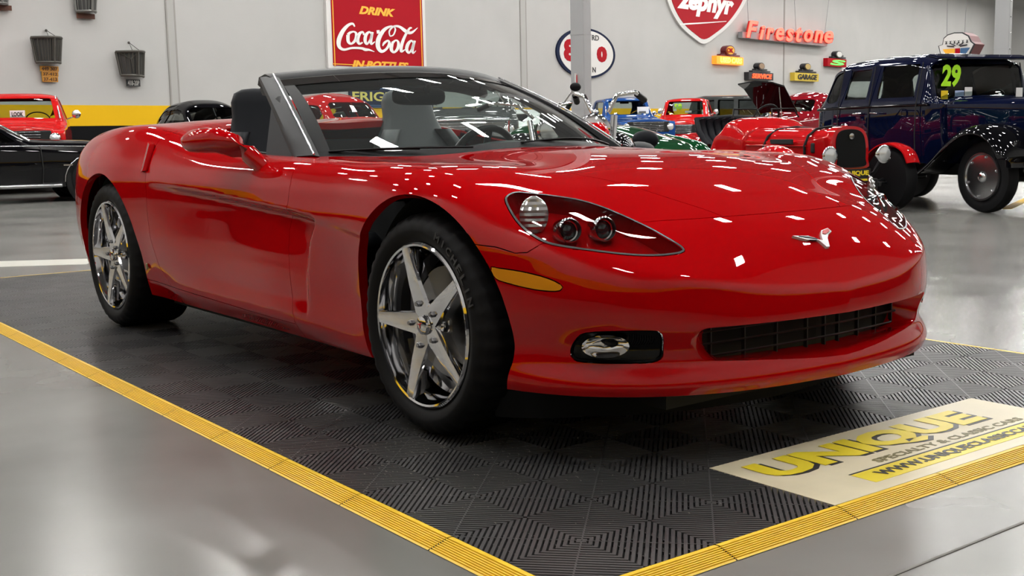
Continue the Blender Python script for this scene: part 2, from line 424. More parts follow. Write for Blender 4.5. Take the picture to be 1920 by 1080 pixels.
def smoothpoly(P,n=8):
    P=np.asarray(P,float); out=[]; m=len(P)
    for i in range(m):
        p0,p1,p2,p3=P[i-1],P[i],P[(i+1)%m],P[(i+2)%m]
        for k in range(n):
            t=k/n; out.append(.5*((2*p1)+(-p0+p2)*t+(2*p0-5*p1+4*p2-p3)*t*t+(-p0+3*p1-3*p2+p3)*t**3))
    return np.array(out)
RED=mat('red_car_paint',(.42,.0006,.0022),.5,0,1.0,spec=.0,coatr=.012)
BLK=mat('black_plastic',(.006,.006,.007),.5,spec=.15)
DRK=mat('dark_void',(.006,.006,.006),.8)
CHR=mat('chrome',(.82,.82,.84),.06,1)
CHR2=mat('chrome_soft',(.6,.6,.62),.22,1)
RUB=mat('tire_rubber',(.008,.008,.009),.6,spec=.15)
GLS=glassmat('clear_glass',(.93,.95,.94))
WSG=glassmat('windshield_glass',(.80,.87,.85),haze=.02)
FRM=mat('windshield_frame_black',(.016,.017,.019),.45,spec=.25)
VIN=mat('seat_black_leather',(.007,.008,.011),.55,spec=.12)
GRS=mat('seat_grey_leather',(.055,.062,.065),.5,spec=.3)
DSH=mat('dashboard_dark_grey',(.03,.036,.036),.65)
AMB=mat('amber_lens',(.75,.28,.01),.15,coat=1)
# ---------------------------------------------------------------- the red convertible
car=empty('convertible_sports_car','glossy red open-top sports car with chrome star wheels on the black tiled mat','car')
G,N=body_grid(430,190)
S=Shell(G,N)
HLP3=np.array([(.270,.728,.713),(.287,.705,.71),(.335,.662,.705),(.401,.590,.687),(.469,.535,.656),(.545,.493,.617),(.609,.470,.584),(.648,.455,.560),(.660,.475,.552),(.642,.534,.549),(.601,.609,.555),(.533,.695,.565),(.472,.753,.577),(.428,.779,.596),(.376,.794,.63),(.318,.790,.675),(.277,.766,.70)])
HL=smoothpoly(np.stack([HLP3[:,0],(HLP3[:,1]-HLP3[:,2])/math.sqrt(2)],1),5)
MK=smoothpoly([(.331,.516),(.345,.520),(.418,.512),(.480,.497),(.512,.480),(.514,.470),(.500,.463),(.447,.466),(.372,.481),(.344,.491)],3)
FOG=smoothpoly([(.722,.356),(.737,.335),(.742,.305),(.738,.283),(.716,.276),(.64,.274),(.590,.275),(.568,.285),(.566,.305),(.572,.335),(.582,.355),(.60,.361),(.66,.361)],3)
MOU=smoothpoly([(0,.362),(.25,.363),(.44,.362),(.487,.358),(.495,.34),(.487,.305),(.470,.280),(.44,.272),(.3,.262),(.15,.250),(0,.243),(-.15,.250),(-.3,.262),(-.44,.272),(-.470,.28),(-.487,.305),(-.495,.34),(-.487,.358),(-.44,.362),(-.25,.363)],2)
SLT=[(-2.245,.862),(-2.190,.846),(-2.150,.742),(-2.205,.738)]
zfb=lambda x:np.interp(x,[.2,.28,.343,.394,.425,.447,.5],[.580,.579,.574,.560,.562,.584,.60])
xhc=lambda y:spl([0,.07,.26,.35,.453,.52],[.620,.620,.602,.582,.544,.52],y)
yhs=lambda x:np.interp(x,[-.95,-.9,-.6,-.3,-.06,.149,.385,.506,.602,.65],[.70,.70,.665,.635,.60,.545,.391,.316,.258,.235])
xhr=lambda y:spl([0,.2,.4,.6,.7,.8],[-.42,-.45,-.56,-.75,-.885,-1.04],y)
xgl=lambda y:xhr(y)-.055
xdf=lambda z:np.interp(z,[.15,.23,.35,.48,.557,.65,.715,.76,.80,.85],[-.83,-.828,-.84,-.856,-.858,-.815,-.812,-.828,-.862,-.9])
xdr=lambda z:np.interp(z,[.2,.26,.33,.44,.56,.65,.74,.85,.95],[-1.95,-2.02,-2.11,-2.146,-2.155,-2.15,-2.166,-2.195,-2.21])
zdb=lambda x:np.interp(x,[-2.4,-1.83,-1.29,-.83],[.257,.245,.234,.229])
AF=(0,.323,.381);AR=(-2.685,.335,.388)
zlow=lambda x:np.interp(x,[-3.62,-3.0,-2.3,-.4,.3,.84],[.30,.22,.178,.172,.19,.185])
fA=lambda V:np.hypot(V[:,0]-AF[0],V[:,2]-AF[1])-AF[2]
fB=lambda V:np.hypot(V[:,0]-AR[0],V[:,2]-AR[1])-AR[2]
fHL=lambda V:np.where(V[:,0]>.1,polysdf(HL,V[:,0],(V[:,1]-V[:,2])/math.sqrt(2)),1)
fMK=lambda V:polysdf(MK,V[:,0],V[:,2])
fFG=lambda V:polysdf(FOG,V[:,1],V[:,2])
fMO=lambda V:polysdf(MOU,V[:,1],V[:,2])
fSL=lambda V:polysdf(SLT,V[:,0],V[:,2])
S.cut(lambda V:V[:,2]-zlow(V[:,0]))
S.cut(fA,lambda V:(V[:,1]>.5)); S.cut(fB,lambda V:(V[:,1]>.5))
S.cut(fHL,lambda V:(V[:,2]>.5)&(V[:,0]>.15)&(V[:,1]>.3))
S.cut(fMK,lambda V:(V[:,0]>.3)&(V[:,1]>.7))
S.cut(fFG,lambda V:V[:,0]>.4); S.cut(fMO,lambda V:V[:,0]>.6)
S.cut(fSL,lambda V:(V[:,1]>.7)&(V[:,0]<-2))
S.cut(lambda V:V[:,2]-zfb(V[:,0]),lambda V:(V[:,0]>.2)&(V[:,0]<.50)&(V[:,1]>.72)&(V[:,2]<.66))
S.cut(lambda V:V[:,0]-xhc(V[:,1]),lambda V:(V[:,2]>.5)&(V[:,1]<.515)&(V[:,0]>.3))
S.cut(lambda V:V[:,1]-yhs(V[:,0]),lambda V:(V[:,0]>-1.0)&(V[:,0]<.64)&(V[:,2]>.55))
S.cut(lambda V:V[:,0]-xhr(V[:,1]),lambda V:(V[:,2]>.6)&(V[:,1]<.735)&(V[:,0]>-1.2))
S.cut(lambda V:V[:,0]-xgl(V[:,1]),lambda V:(V[:,2]>.6)&(V[:,1]<.76)&(V[:,0]>-1.3))
S.cut(lambda V:V[:,1]-.725,lambda V:(V[:,2]>.6)&(V[:,0]<-.8)&(V[:,0]>-2.15))
S.cut(lambda V:V[:,0]+2.05,lambda V:(V[:,2]>.6)&(V[:,1]<.74))
S.cut(lambda V:V[:,0]-xdf(V[:,2]),lambda V:(V[:,1]>.70)&(V[:,0]>-1.1)&(V[:,0]<-.6))
S.cut(lambda V:V[:,0]-xdr(V[:,2]),lambda V:(V[:,1]>.70)&(V[:,0]>-2.35)&(V[:,0]<-1.7))
S.cut(lambda V:V[:,2]-zdb(V[:,0]),lambda V:(V[:,1]>.70)&(V[:,0]>-2.5)&(V[:,0]<-.78)&(V[:,2]<.3))
c=S.centroids(); X_,Y_,Z_=c[:,0],c[:,1],c[:,2]
gone=(Z_<zlow(X_))|((fA(c)<0)&(Y_>.5))|((fB(c)<0)&(Y_>.5))
hl=(fHL(c)<0)&(Z_>.5)&(Y_>.3)&(X_>.15)&~gone
mk=(fMK(c)<0)&(Y_>.7)&(X_>.3)&~gone
fg=(fFG(c)<0)&(X_>.4)&~gone
mo=(fMO(c)<0)&(X_>.6)&~gone
sl=(fSL(c)<0)&(Y_>.7)&(X_<-2)&~gone
rest=~(gone|hl|mk|fg|mo|sl)
cock=rest&(Z_>.6)&(X_<xgl(Y_))&(X_>-2.05)&(Y_<.725)
cowl=rest&~cock&(Z_>.6)&(X_<xhr(Y_))&(X_>=xgl(Y_))&(Y_<.715)
hood=rest&~cock&~cowl&(Z_>.55)&(X_<xhc(np.minimum(Y_,.52)))&(Y_<yhs(X_))&(X_>-1.0)
bump=rest&~hood&~cowl&~cock&(X_>.25)&(((Y_>.72)&(Z_<zfb(X_)))|((Y_<=.72)&((Z_<.55)|(X_>xhc(np.minimum(Y_,.515))))&(X_>.45)&~((Y_>yhs(X_))&(X_<xhc(np.minimum(Y_,.515)))&(Z_>.6)))) 
rock=rest&~bump&(X_<xdf(Z_))&(Z_<zdb(X_))&(X_>-2.45)
door=rest&~cock&~bump&~rock&(X_<xdf(Z_))&(X_>xdr(Z_))&(Y_>.7)
fend=rest&~(cock|cowl|hood|bump|rock|door)&(X_>-1.2)
quar=rest&~(cock|cowl|hood|bump|rock|door|fend)
skip_low=lambda p:False
shellobj('hood',S.take(hood),RED,car)
bumper=shellobj('front_bumper',S.take(bump),RED,car)
for sd in(-1,1):
    shellobj('front_fender',S.take(fend,sd,flange=.03),RED,car)
    shellobj('door',S.take(door,sd),RED,car)
    shellobj('rocker_panel',S.take(rock,sd,flange=.03),RED,car)
shellobj('rear_body',S.take(quar,flange=.03),RED,car)
shellobj('cowl_panel',S.take(cowl,off=-.004),BLK,car,'black plastic cowl below the windshield')
# lamps: lens glass over a sunken red bowl
def bowl(sel,sd,depth,m,name,parent,taper=.8):
    V,N_,F=S.take(sel,sd,flange=0,gap=.002); V=np.array(V);N_=np.array(N_)
    ed={}
    for f in F:
        for k in range(len(f)): ed[(f[k],f[(k+1)%len(f)])]=1
    cen=V.mean(0); nb=N_.mean(0); nb/=np.linalg.norm(nb)
    bdv={a for (a,b_) in ed if (b_,a) not in ed}|{b_ for (a,b_) in ed if (b_,a) not in ed}
    inner=V-nb*depth; inner=cen-nb*depth+(inner-(cen-nb*depth))*taper
    k=len(V); Vo=np.vstack([V,inner]); Fo=[tuple(i+k for i in f) for f in F]
    for (a,b_) in ed:
        if (b_,a) not in ed: Fo.append((b_,a,a+k,b_+k))
    mb=MB(); mb.add(Vo,Fo); return build(name,mb,m,parent,50,False),cen,nb
for sd in(-1,1):
    lens=shellobj('headlight',S.take(hl,sd,flange=.004,gap=.004,off=-.001),GLS,car,'clear pointed headlight cover over a red bowl')
    bo,cen,nb=bowl(hl,sd,.05,RED,'headlight_bowl',lens,.86)
    # dark seal ring round the lens
    V,N_,F=S.take(hl,sd,flange=0,gap=.0008); ed={}
    for f in F:
        for k in range(len(f)): ed[(f[k],f[(k+1)%len(f)])]=1
    V=np.array(V);N_=np.array(N_); V2,_,_=S.take(hl,sd,flange=0,gap=.0065); V2=np.array(V2)
    mb=MB(); k=len(V); mb.add(np.vstack([V+N_*.0012,V2+N_*.0012]),[(a,b_,b_+k,a+k) for (a,b_) in ed if (b_,a) not in ed]); build('lens_seal',mb,mat('seal_grey',(.03,.03,.032),.3,coat=.5),lens,0,False)
    Nn=Vector(nb)
    def onlens(x,y,z,dep): return Vector((x,y*sd,z))-Nn*dep
    ax=Vector((.93,.30*sd,.12)).normalized()
    R3=ax.to_track_quat('Y','Z').to_matrix()
    for (x,y,z,r) in((.462,.682,.612,.030),(.500,.592,.612,.030)):
        c0=Vector((x,y*sd,z))-Vector((.015,0,0))
        mb=MB(); mb.lathe([(r*.55,-.05),(r*1.12,-.045),(r*1.15,.006),(r*1.0,.012),(r*.93,.004),(r*.9,-.01)],n=28)
        mb.v=[tuple(R3@Vector(v)+c0) for v in mb.v]; build('projector_ring',mb,CHR,lens,60)
        mb=MB(); mb.lathe([(.001,.002),(r*.45,-.001),(r*.8,-.008),(r*.88,-.014),(r*.86,-.03)],n=28)
        mb.v=[tuple(R3@Vector(v)+c0) for v in mb.v]; build('projector_lens',mb,mat('projector_glass',(.02,.022,.026),.05,coat=1),lens,60)
    # ribbed clear turn lamp
    mb=MB(); c0=Vector((.372,.742*sd,.652)); u=Vector((.55,-.25*sd,.35)).normalized()
    e1=Vector((.80,.45*sd,-.35)).normalized(); 
    e2=Vector((0,0,1)); e1=Vector((.55,-.62*sd,.0)).normalized(); nn=e1.cross(e2).normalized(); nn=nn if nn.dot(Nn)>0 else -nn
    rings=[]
    for i in range(15):
        t=-1+2*i/14; w=math.sqrt(max(0.02,1-t*t)); bump_=.004*(1 if i%2 else 0)
        rings.append([c0+e2*(t*.052)+e1*(w*.040*math.cos(PI*k/12))+nn*((.022*w*math.sin(PI*k/12))+bump_-.018) for k in range(13)])
    mb.loft(rings,close=False); build('turn_lamp',mb,mat('ribbed_lens',(.62,.60,.60),.12,.6,coat=1),lens,20)
    mkr=shellobj('side_marker',S.take(mk,sd,flange=.006,gap=.002,off=-.0005),AMB,car,'amber side marker lamp')
    # fog lamp pocket
    fb,cen,nb=bowl(fg,sd,.018,BLK,'fog_lamp_pocket',car,.97); fb['label']='black fog lamp pocket in the bumper'
    V,N_,F=S.take(fg,sd,flange=0,gap=.006,off=-.014); V=np.array(V)
    sh=S.take(fg,sd,flange=0,gap=.006,off=-.012); shellobj('fog_lamp_cover',sh,glassmat('smoked_glass',(.16,.16,.17)),fb)
    mb=MB(); c0=Vector((.575,.675*sd,.322)); 
    fx=Vector((.80,.60*sd,0)).normalized(); fy=Vector((-fx.y,fx.x,0)); 
    rings=[]
    for i in range(7):
        t=i/6; rr=.04+.0*t; dpt=.03*t*t
        rings.append([c0+fy*(math.cos(2*PI*k/20)*.062*(1-.0*t)*(1 if i else .02)*(.3+.7*t))+Vector((0,0,math.sin(2*PI*k/20)*.030*(.3+.7*t)))+fx*(dpt+.004) for k in range(20)])
    mb.loft(rings,cap=False); build('fog_lamp_reflector',mb,CHR,fb,60)
    # quarter slot
    so,cen,nb=bowl(sl,sd,.012,BLK,'quarter_vent',car,.95); so['label']='narrow dark air slot behind the door'
    mb=MB(); f3=lambda x,z,o:Vector((x,(float(np.interp(z,[.738,.862],[.874,.812]))+o)*sd,z))
    mb.loft([[f3(-2.245,.864,-.01),f3(-2.245,.864,.018),f3(-2.212,.856,.022),f3(-2.212,.856,-.01)],[f3(-2.205,.736,-.01),f3(-2.205,.736,.012),f3(-2.170,.742,.018),f3(-2.170,.742,-.01)]]); build('quarter_fin',mb,RED,car,30)
# mouth recess + grille
mb=MB(); yy=np.linspace(-.497,.497,41)
def outx(y): return float(np.interp(abs(y),[0,.12,.28,.42,.47,.5],[.84,.832,.812,.777,.757,.742]))
ms=np.array(MOU)
ring0=[];ring1=[];ring2=[]
for (y,z) in MOU:
    zz=z; xo=outx(y)-float(np.interp(z,[.21,.235,.27,.31,.35,.37],[0,.006,.03,.026,.006,.002]))
    yb=y*.84; zb=(.262 if z<.31 else .348) if abs(y)<.46 else z*.9+.03
    xb=.755-.20*abs(yb)**1.3
    ring0.append((xo+.001,y*1.004,z+(0.003 if z>.31 else -.003))); ring1.append((xo*.5+xb*.5,(y*1.0+yb)/2,z*.5+zb*.5)); ring2.append((xb-.02,yb,zb))
mb.loft([ring0,ring1,ring2],cap=False); build('air_intake',mb,RED,car,60,True)
mb=MB()
gx=lambda y:.752-.20*abs(y)**1.3
for zz in (.272,.305,.338): mb.tube([(gx(y),y,zz+.012*(1-abs(y)/.42)) for y in np.linspace(-.425,.425,25)],.0035,5)
for y in (-.40,-.29,-.18,-.07,.0,.07,.18,.29,.40)[::1]: mb.box((gx(y)-.004,y,.305),(.012,.004,.09))
gr=build('grille',mb,mat('grille_black',(.02,.02,.022),.4),car,30); 
mb=MB(); mb.loft([[(gx(y)-.03,y,.235) for y in np.linspace(-.44,.44,21)],[(gx(y)-.03,y,.375) for y in np.linspace(-.44,.44,21)]],close=False); build('grille_backing',mb,DRK,gr,0)
# air dam, underbody, wheel wells
mb=MB(); P=outline(600); P=P[(P[:,0]>.36)]
pts=[(x-.10-.13*min(1,(x-.36)/.3),y*.93) for x,y in P]; full=[(x,-y) for x,y in pts[::-1]]+pts
mb.loft([[(x,y,.20) for x,y in full],[(x-.02,y*.985,.085) for x,y in full],[(x-.035,y*.98,.085) for x,y in full],[(x-.035,y*.98,.20) for x,y in full]],close=False); build('air_dam',mb,mat('air_dam_rubber',(.008,.0085,.01),.6,spec=.2),car,40)
mb=MB(); mb.box((-1.36,0,.16),(1.9,1.46,.05)); mb.box((.45,0,.165),(.45,1.1,.04)); mb.box((-3.2,0,.28),(.5,1.2,.1)); build('underbody',mb,DRK,car,0)
for (cx,cz,r) in(AF,AR):
    for sd in(-1,1):
        mb=MB(); rings=[]
        for y in (.56,.80 if cx==0 else .83):
            rings.append([(cx+(r+.004)*math.cos(a),y*sd,cz+(r+.004)*math.sin(a)) for a in np.linspace(math.radians(-20),math.radians(200),40)])
        mb.loft(rings,close=False); k=len(mb.v)
        mb.add([(cx,.56*sd,cz)]+rings[0],[(0,i,i+1) for i in range(1,40)]); build('wheel_liner',mb,mat('liner_black',(.01,.01,.01),.85),car,40)
# ---------------------------------------------------------------- wheels
def wheel(loc,R,rim,wid,sd):
    """rim radius = chrome lip radius; outer face at local y=0 looking to -y"""
    mb=MB(); rr=rim
    tp=[(rr-.006,.012),(rr+.004,.004),(rr+.012,-.004),(rr+.03,-.011),(R-.045,-.012),(R-.022,-.004),(R-.008,.012),(R-.001,.03),(R,.06),(R,wid-.06),(R-.001,wid-.03),(R-.01,wid-.01),(R-.03,wid+.003),(rr+.02,wid+.003),(rr-.01,wid-.01)]
    w=MB(); n=120; rings=[]
    for k,(r,h) in enumerate(tp):
        ring=[]
        for j in range(n):
            a=2*PI*j/n; q=r
            if 5<=k<=10 and j%3==0: q=r-.006
            ring.append((q*math.cos(a),h,q*math.sin(a)))
        rings.append(ring)
    w.loft(rings,cap=False)
    rimo=None
    # rim barrel + lip + spokes
    m=MB(); m.lathe([(rr+.002,.010),(rr,.0),(rr-.006,-.005),(rr-.012,-.003),(rr-.014,.010),(rr-.022,.03),(rr-.028,.10),(rr-.05,.13),(rr-.05,wid-.03),(rr-.01,wid-.02)],n=72)
    m.f=[f for f in m.f if len(f)==4]
    # five star spokes
    def spoke(a0):
        # outline in (radial s, tangential t); star arm tapering outward, overlapping the lip, faceted crest
        st=[(.028,.040),(.07,.034),(.12,.029),(.17,.0235),(rr-.004,.018)]
        rings=[]
        for s_,t_ in st:
            dish=.012*(1-s_/rr)*1.0-.004 if True else 0
            y0=-.002+.012*math.cos(s_/rr*PI/2)
            y0=np.interp(s_,[0,.05,.12,rr],[.016,.012,.004,-.003])
            back=np.interp(s_,[0,.1,rr],[.055,.05,.035])
            rings.append([(s_,y0+.010,t_),(s_,y0,t_*.86),(s_,y0-.0015,0),(s_,y0,-t_*.86),(s_,y0+.010,-t_),(s_,back,-t_*.8),(s_,back,t_*.8)])
        q=MB(); q.loft(rings); 
        ca,sa=math.cos(a0),math.sin(a0)
        return [(x*ca-z*sa,y,x*sa+z*ca) for x,y,z in q.v],q.f
    for k in range(5):
        v,f=spoke(math.radians(WROT+72*k)); m.add(v,f)
    h=MB(); h.lathe([(.001,.006),(.02,.006),(.027,.009),(.03,.014),(.055,.014),(.068,.018),(.074,.03),(.074,.06),(.05,.07)],n=40); m.add(h.v,h.f)
    rimo=build('wheel',m,CHR,None,28); rimo.parent=car; rimo.location=loc
    if sd>0: rimo.rotation_euler=(0,0,PI)
    rimo['label']='chrome five-spoke star wheel'
    build('tire',w,RUB,rimo,35)
    cc=MB(); cc.lathe([(.001,-.003),(.018,-.002),(.0265,.002),(.028,.008)],n=28); cap=build('center_cap',cc,CHR,rimo,50)
    fl=MB(); fl.prism([(-.012,.004),(-.002,.001),(.0,-.009),(.003,.003),(.013,.009),(.004,.009),(-.001,.005)],.0015,lambda a,b_,c_:(a,-.003-c_,b_)); build('cap_emblem',fl,mat('emblem_red',(.5,.01,.01),.3),rimo,0)
    for k in range(5):
        a=math.radians(WROT+72*k); x,z=.064*math.cos(a),.064*math.sin(a)
        q=MB(); q.lathe([(.0165,.017),(.0165,.012),(.0145,.0105),(.013,.017)],c=(x,0,z),n=20); 
        build('lug_pocket',q,mat('pocket_dark',(.05,.05,.05),.3,.8),rimo,40)
        q=MB(); q.lathe([(.001,-.001),(.007,0),(.0095,.003),(.0095,.02)],c=(x,0,z),n=6); q.lathe([(.001,-.003),(.006,-.003),(.0065,.002)],c=(x,0,z),n=12); build('lug_nut',q,mat('nut_dark_chrome',(.35,.35,.36),.18,1),rimo,30)
    d=MB(); d.lathe([(.07,.095),(.165 if R<.33 else .16,.095),(.165,.12),(.07,.12)],n=48); build('brake_disc',d,mat('disc_steel',(.22,.22,.22),.35,1),rimo,40)
    ca=MB(); ca.box((-.145*math.cos(.2),.10,.03),(.05,.07,.17),bev=.015); build('brake_caliper',ca,mat('caliper_grey',(.10,.10,.11),.45,.3),rimo,30)
    vl=MB(); vl.tube([(-.16*math.cos(.9)*1.15,.035,-.19*math.sin(.9)),(-.15*math.cos(.9)*1.1,.02,-.175*math.sin(.9))],.004,8); build('valve_stem',vl,BLK,rimo,40)
    return rimo
WROT=36
wf1=wheel((0,-.872,.325),.325,.243,.235,-1); wheel((0,.872,.325),.325,.243,.235,1)
wheel((-2.685,-.882,.340),.340,.256,.285,-1); wheel((-2.685,.882,.340),.340,.256,.285,1)
# raised sidewall lettering on the near front tire
for k,ch in enumerate('MICHELIN'):
    a=math.radians(66-k*6.6); r=.2865
    rad=Vector((math.cos(a),0,math.sin(a))); tan=Vector((math.sin(a),0,-math.cos(a)))
    text('sidewall_letter',ch,.022,.024 if ch!='I' else .006,rad*r+Vector((0,-.0125,0)),tan,rad,mat('tire_lettering',(.035,.035,.037),.4),wf1,.003,.02)
# ---------------------------------------------------------------- windshield
def hdr(y,dz=0,dx=0): # header curve
    a=abs(y)/.56; return Vector((-1.35-.19*a**2.2+dx,y,1.137-.030*a**2+dz))
def gls(y): return Vector((float(xgl(np.array(min(abs(y),.7))))-.005,y,float(ztop(float(xgl(np.array(min(abs(y),.7)))),y))-.004))
NU,NV_=29,12; rings=[]
for i in range(NV_):
    t=i/(NV_-1); row=[]
    for j in range(NU):
        u=-1+2*j/(NU-1); a=gls(u*.70); b_=hdr(u*.545); p=a.lerp(b_,t); bul=.035*math.sin(PI*t)*(1-.2*u*u)
        row.append(p+Vector((.55,0,.8)).normalized()*bul)
    rings.append(row)
mb=MB(); mb.loft(rings,close=False); WGL=build('windshield',mb,WSG,car,0); 
for p_ in WGL.data.polygons: p_.use_smooth=True
WGL['label']='clear raked windshield glass'
# black frit band at the foot of the glass
mb=MB(); mb.loft([[p+Vector((.002,0,.003)) for p in rings[0]],[rings[0][j].lerp(rings[1][j],.45)+Vector((.003,0,.004)) for j in range(NU)]],close=False); build('frit_band',mb,BLK,WGL,60)
mb=MB(); mb.loft([[rings[-1][j].lerp(rings[-2][j],-.2)+Vector((.004,0,.003)) for j in range(NU)],[rings[-2][j]+Vector((.004,0,.003)) for j in range(NU)],[rings[-2][j].lerp(rings[-3][j],.75)+Vector((.004,0,.003)) for j in range(NU)]],close=False); build('top_shade_band',mb,glassmat('shade_band',(.06,.06,.06)),WGL,60,False)
for ja,jb,kk in((0,1,.8),(NU-1,NU-2,1.6)):
    mb=MB(); mb.loft([[rings[i][ja]+Vector((.004,0,.003)),rings[i][ja].lerp(rings[i][jb],kk*.5)+Vector((.004,0,.003)),rings[i][ja].lerp(rings[i][jb],kk)+Vector((.004,0,.003))] for i in range(NV_)],close=False); build('side_frit_band',mb,BLK,WGL,60,False)
mb=MB()
# header rail
for sec in [0]:
    R_=[]
    for j in range(33):
        u=-1+2*j/32; c0=hdr(u*.575); e=.0
        R_.append([c0+Vector((.012,0,.012)),c0+Vector((-.03,0,.022)),c0+Vector((-.085,0,.012)),c0+Vector((-.10,0,-.018)),c0+Vector((-.06,0,-.035)),c0+Vector((.02,0,-.022)),c0+Vector((.045,0,-.020)),c0+Vector((.035,0,-.004))])
    mb.loft(R_)
fr=build('windshield_frame',mb,FRM,car,40,True); fr['label']='black windshield header and pillar frame'
for sd in(-1,1):
    a=Vector((-.955,.735*sd,.795)); b_=hdr(.575*sd)+Vector((-.02,.0,.0)); R_=[]
    foot=Vector((-.885,.715*sd,.797))
    for t in np.linspace(0,1,12):
        p=a.lerp(b_,t); f=foot.lerp(hdr(.545*sd),t); bul=Vector((.2,.35*sd,.6)).normalized()*.02*math.sin(PI*t)
        wd_=.075*(1-t)+.05*t
        outer=Vector((-.02,.022*sd,.0))
        R_.append([f+bul+Vector((.012,0,.006)),f+bul+Vector((-.005,.014*sd,.012)),p+bul+Vector((-.02,.016*sd,.01)),p+bul+Vector((-wd_*.8,.012*sd,0)),p+bul+Vector((-wd_,-.03*sd,-.01)),f+bul+Vector((-.03,-.025*sd,-.012))])
    mb=MB(); mb.loft(R_); build('windshield_pillar',mb,FRM,car,40)
    # bright trim line
    mb=MB(); mb.tube([r[1]+Vector((.004,.002*sd,.004)) for r in R_],.0035,6); build('pillar_trim',mb,CHR2,car,60)
    # triangular quarter sail behind the pillar
    mb=MB(); tri=[(-.99,.745,.795),(-1.235,.752,.795),(-1.36,.655,1.01),(-1.33,.642,1.03)]
    th=.03; mb.prism([(0,0)]*4,1); mb=MB()
    V=[Vector((x,y*sd,z)) for x,y,z in tri]+[Vector((x,(y-th)*sd,z)) for x,y,z in tri]
    mb.add(V,[(0,1,2,3),(7,6,5,4),(0,4,5,1),(1,5,6,2),(2,6,7,3),(3,7,4,0)]); build('door_sail',mb,mat('sail_black',(.018,.019,.021),.55,spec=.2),car,0)
    # sun visor, latch hook
    mb=MB(); c0=hdr(.33*sd)+Vector((-.10,0,-.045)); rr_=[]
    for j in range(9):
        u=-1+2*j/8; c1=hdr((.33+.20*u)*sd)+Vector((0,0,0))
        rr_.append([c1+Vector((-.055,0,-.062)),c1+Vector((-.065,0,-.02)),c1+Vector((-.20,0,-.022)),c1+Vector((-.21,0,-.035)),c1+Vector((-.19,0,-.062)),c1+Vector((-.08,0,-.075))])
    mb.loft(rr_); build('sun_visor',mb,mat('visor_grey',(.05,.052,.05),.8),car,40)
    mb=MB(); h=hdr(.46*sd)+Vector((-.06,0,-.035)); mb.tube([h,h+Vector((0,-.012*sd,-.02)),h+Vector((-.01,-.06*sd,-.024)),h+Vector((-.01,-.085*sd,-.005))],.006,8); build('roof_latch',mb,BLK,car,60)
mb=MB(); rr_=[]
for j in range(7):
    c1=hdr(-.14+.28*j/6); rr_.append([c1+Vector((-.03,0,-.058)),c1+Vector((-.05,0,-.015)),c1+Vector((-.14,0,-.02)),c1+Vector((-.15,0,-.045)),c1+Vector((-.09,0,-.066))])
mb.loft(rr_); build('header_trim',mb,BLK,car,40)
# rear view mirror
mb=MB(); mb.loft([[(-1.30+dx,-.02+ky*.125*math.copysign(abs(math.cos(a))**.45,math.cos(a)),1.030+ky*.036*math.copysign(abs(math.sin(a))**.6,math.sin(a))) for a in np.linspace(0,2*PI,28,endpoint=False)] for dx,ky in((-.015,.9),(-.010,1),(.006,1),(.02,.85),(.028,.5))]); mb.tube([(-1.28,0,1.04),(-1.26,0,1.07),(-1.28,0,1.11)],.012,8); build('rear_view_mirror',mb,mat('mirror_shell',(.045,.05,.05),.45),car,50)
# dashboard, hump, steering wheel
mb=MB(); R_=[]
for j in range(25):
    y=-.72+1.44*j/24; xf_=float(xgl(np.array(min(abs(y),.7))))-.01; zf_=float(ztop(xf_,y))-.022
    hump=.03*math.exp(-((y-.38)/.19)**2)
    R_.append([(xf_,y,zf_),(xf_-.15,y,zf_+.006),(-1.08,y,.802+hump*.7),(-1.24,y,.812+hump),(-1.30,y,.79+hump*.8),(-1.32,y,.60)])
mb.loft(R_,close=False); build('dashboard',mb,DSH,car,50)
mb=MB(); c0=Vector((-1.42,.38,.735)); ax=Vector((-.93,0,.36)).normalized(); e1=Vector((0,1,0)); e2=ax.cross(e1).normalized()
mb.tube([c0+e1*.172*math.cos(a)+e2*.172*math.sin(a) for a in np.linspace(0,2*PI,41)],.0165,10,False)
mb.tube([c0-e1*.17,c0-ax*.03,c0+e1*.17],.014,6); mb.tube([c0,c0-e2*.17],.016,6); mb.ball(c0-ax*.03,(.055,.07,.06)); build('steering_wheel',mb,mat('wheel_leather',(.015,.015,.016),.4),car,60)
# cabin tub
mb=MB(); mb.box((-1.66,0,.27),(.86,1.42,.04)); mb.box((-2.10,0,.58),(.06,1.42,.56)); 
for sd in(-1,1): mb.box((-1.58,.715*sd,.53),(1.1,.03,.52))
mb.box((-1.6,0,.5),(.9,.2,.42),bev=.03); build('cabin_tub',mb,mat('carpet_black',(.015,.015,.016),.95),car,30)
# belt trim where the door meets the cabin
for sd in(-1,1):
    mb=MB(); mb.tube([(x,.727*sd,float(ztop(x,.727))+.001) for x in np.linspace(-1.0,-2.04,20)],.006,6); build('belt_trim',mb,BLK,car,60)
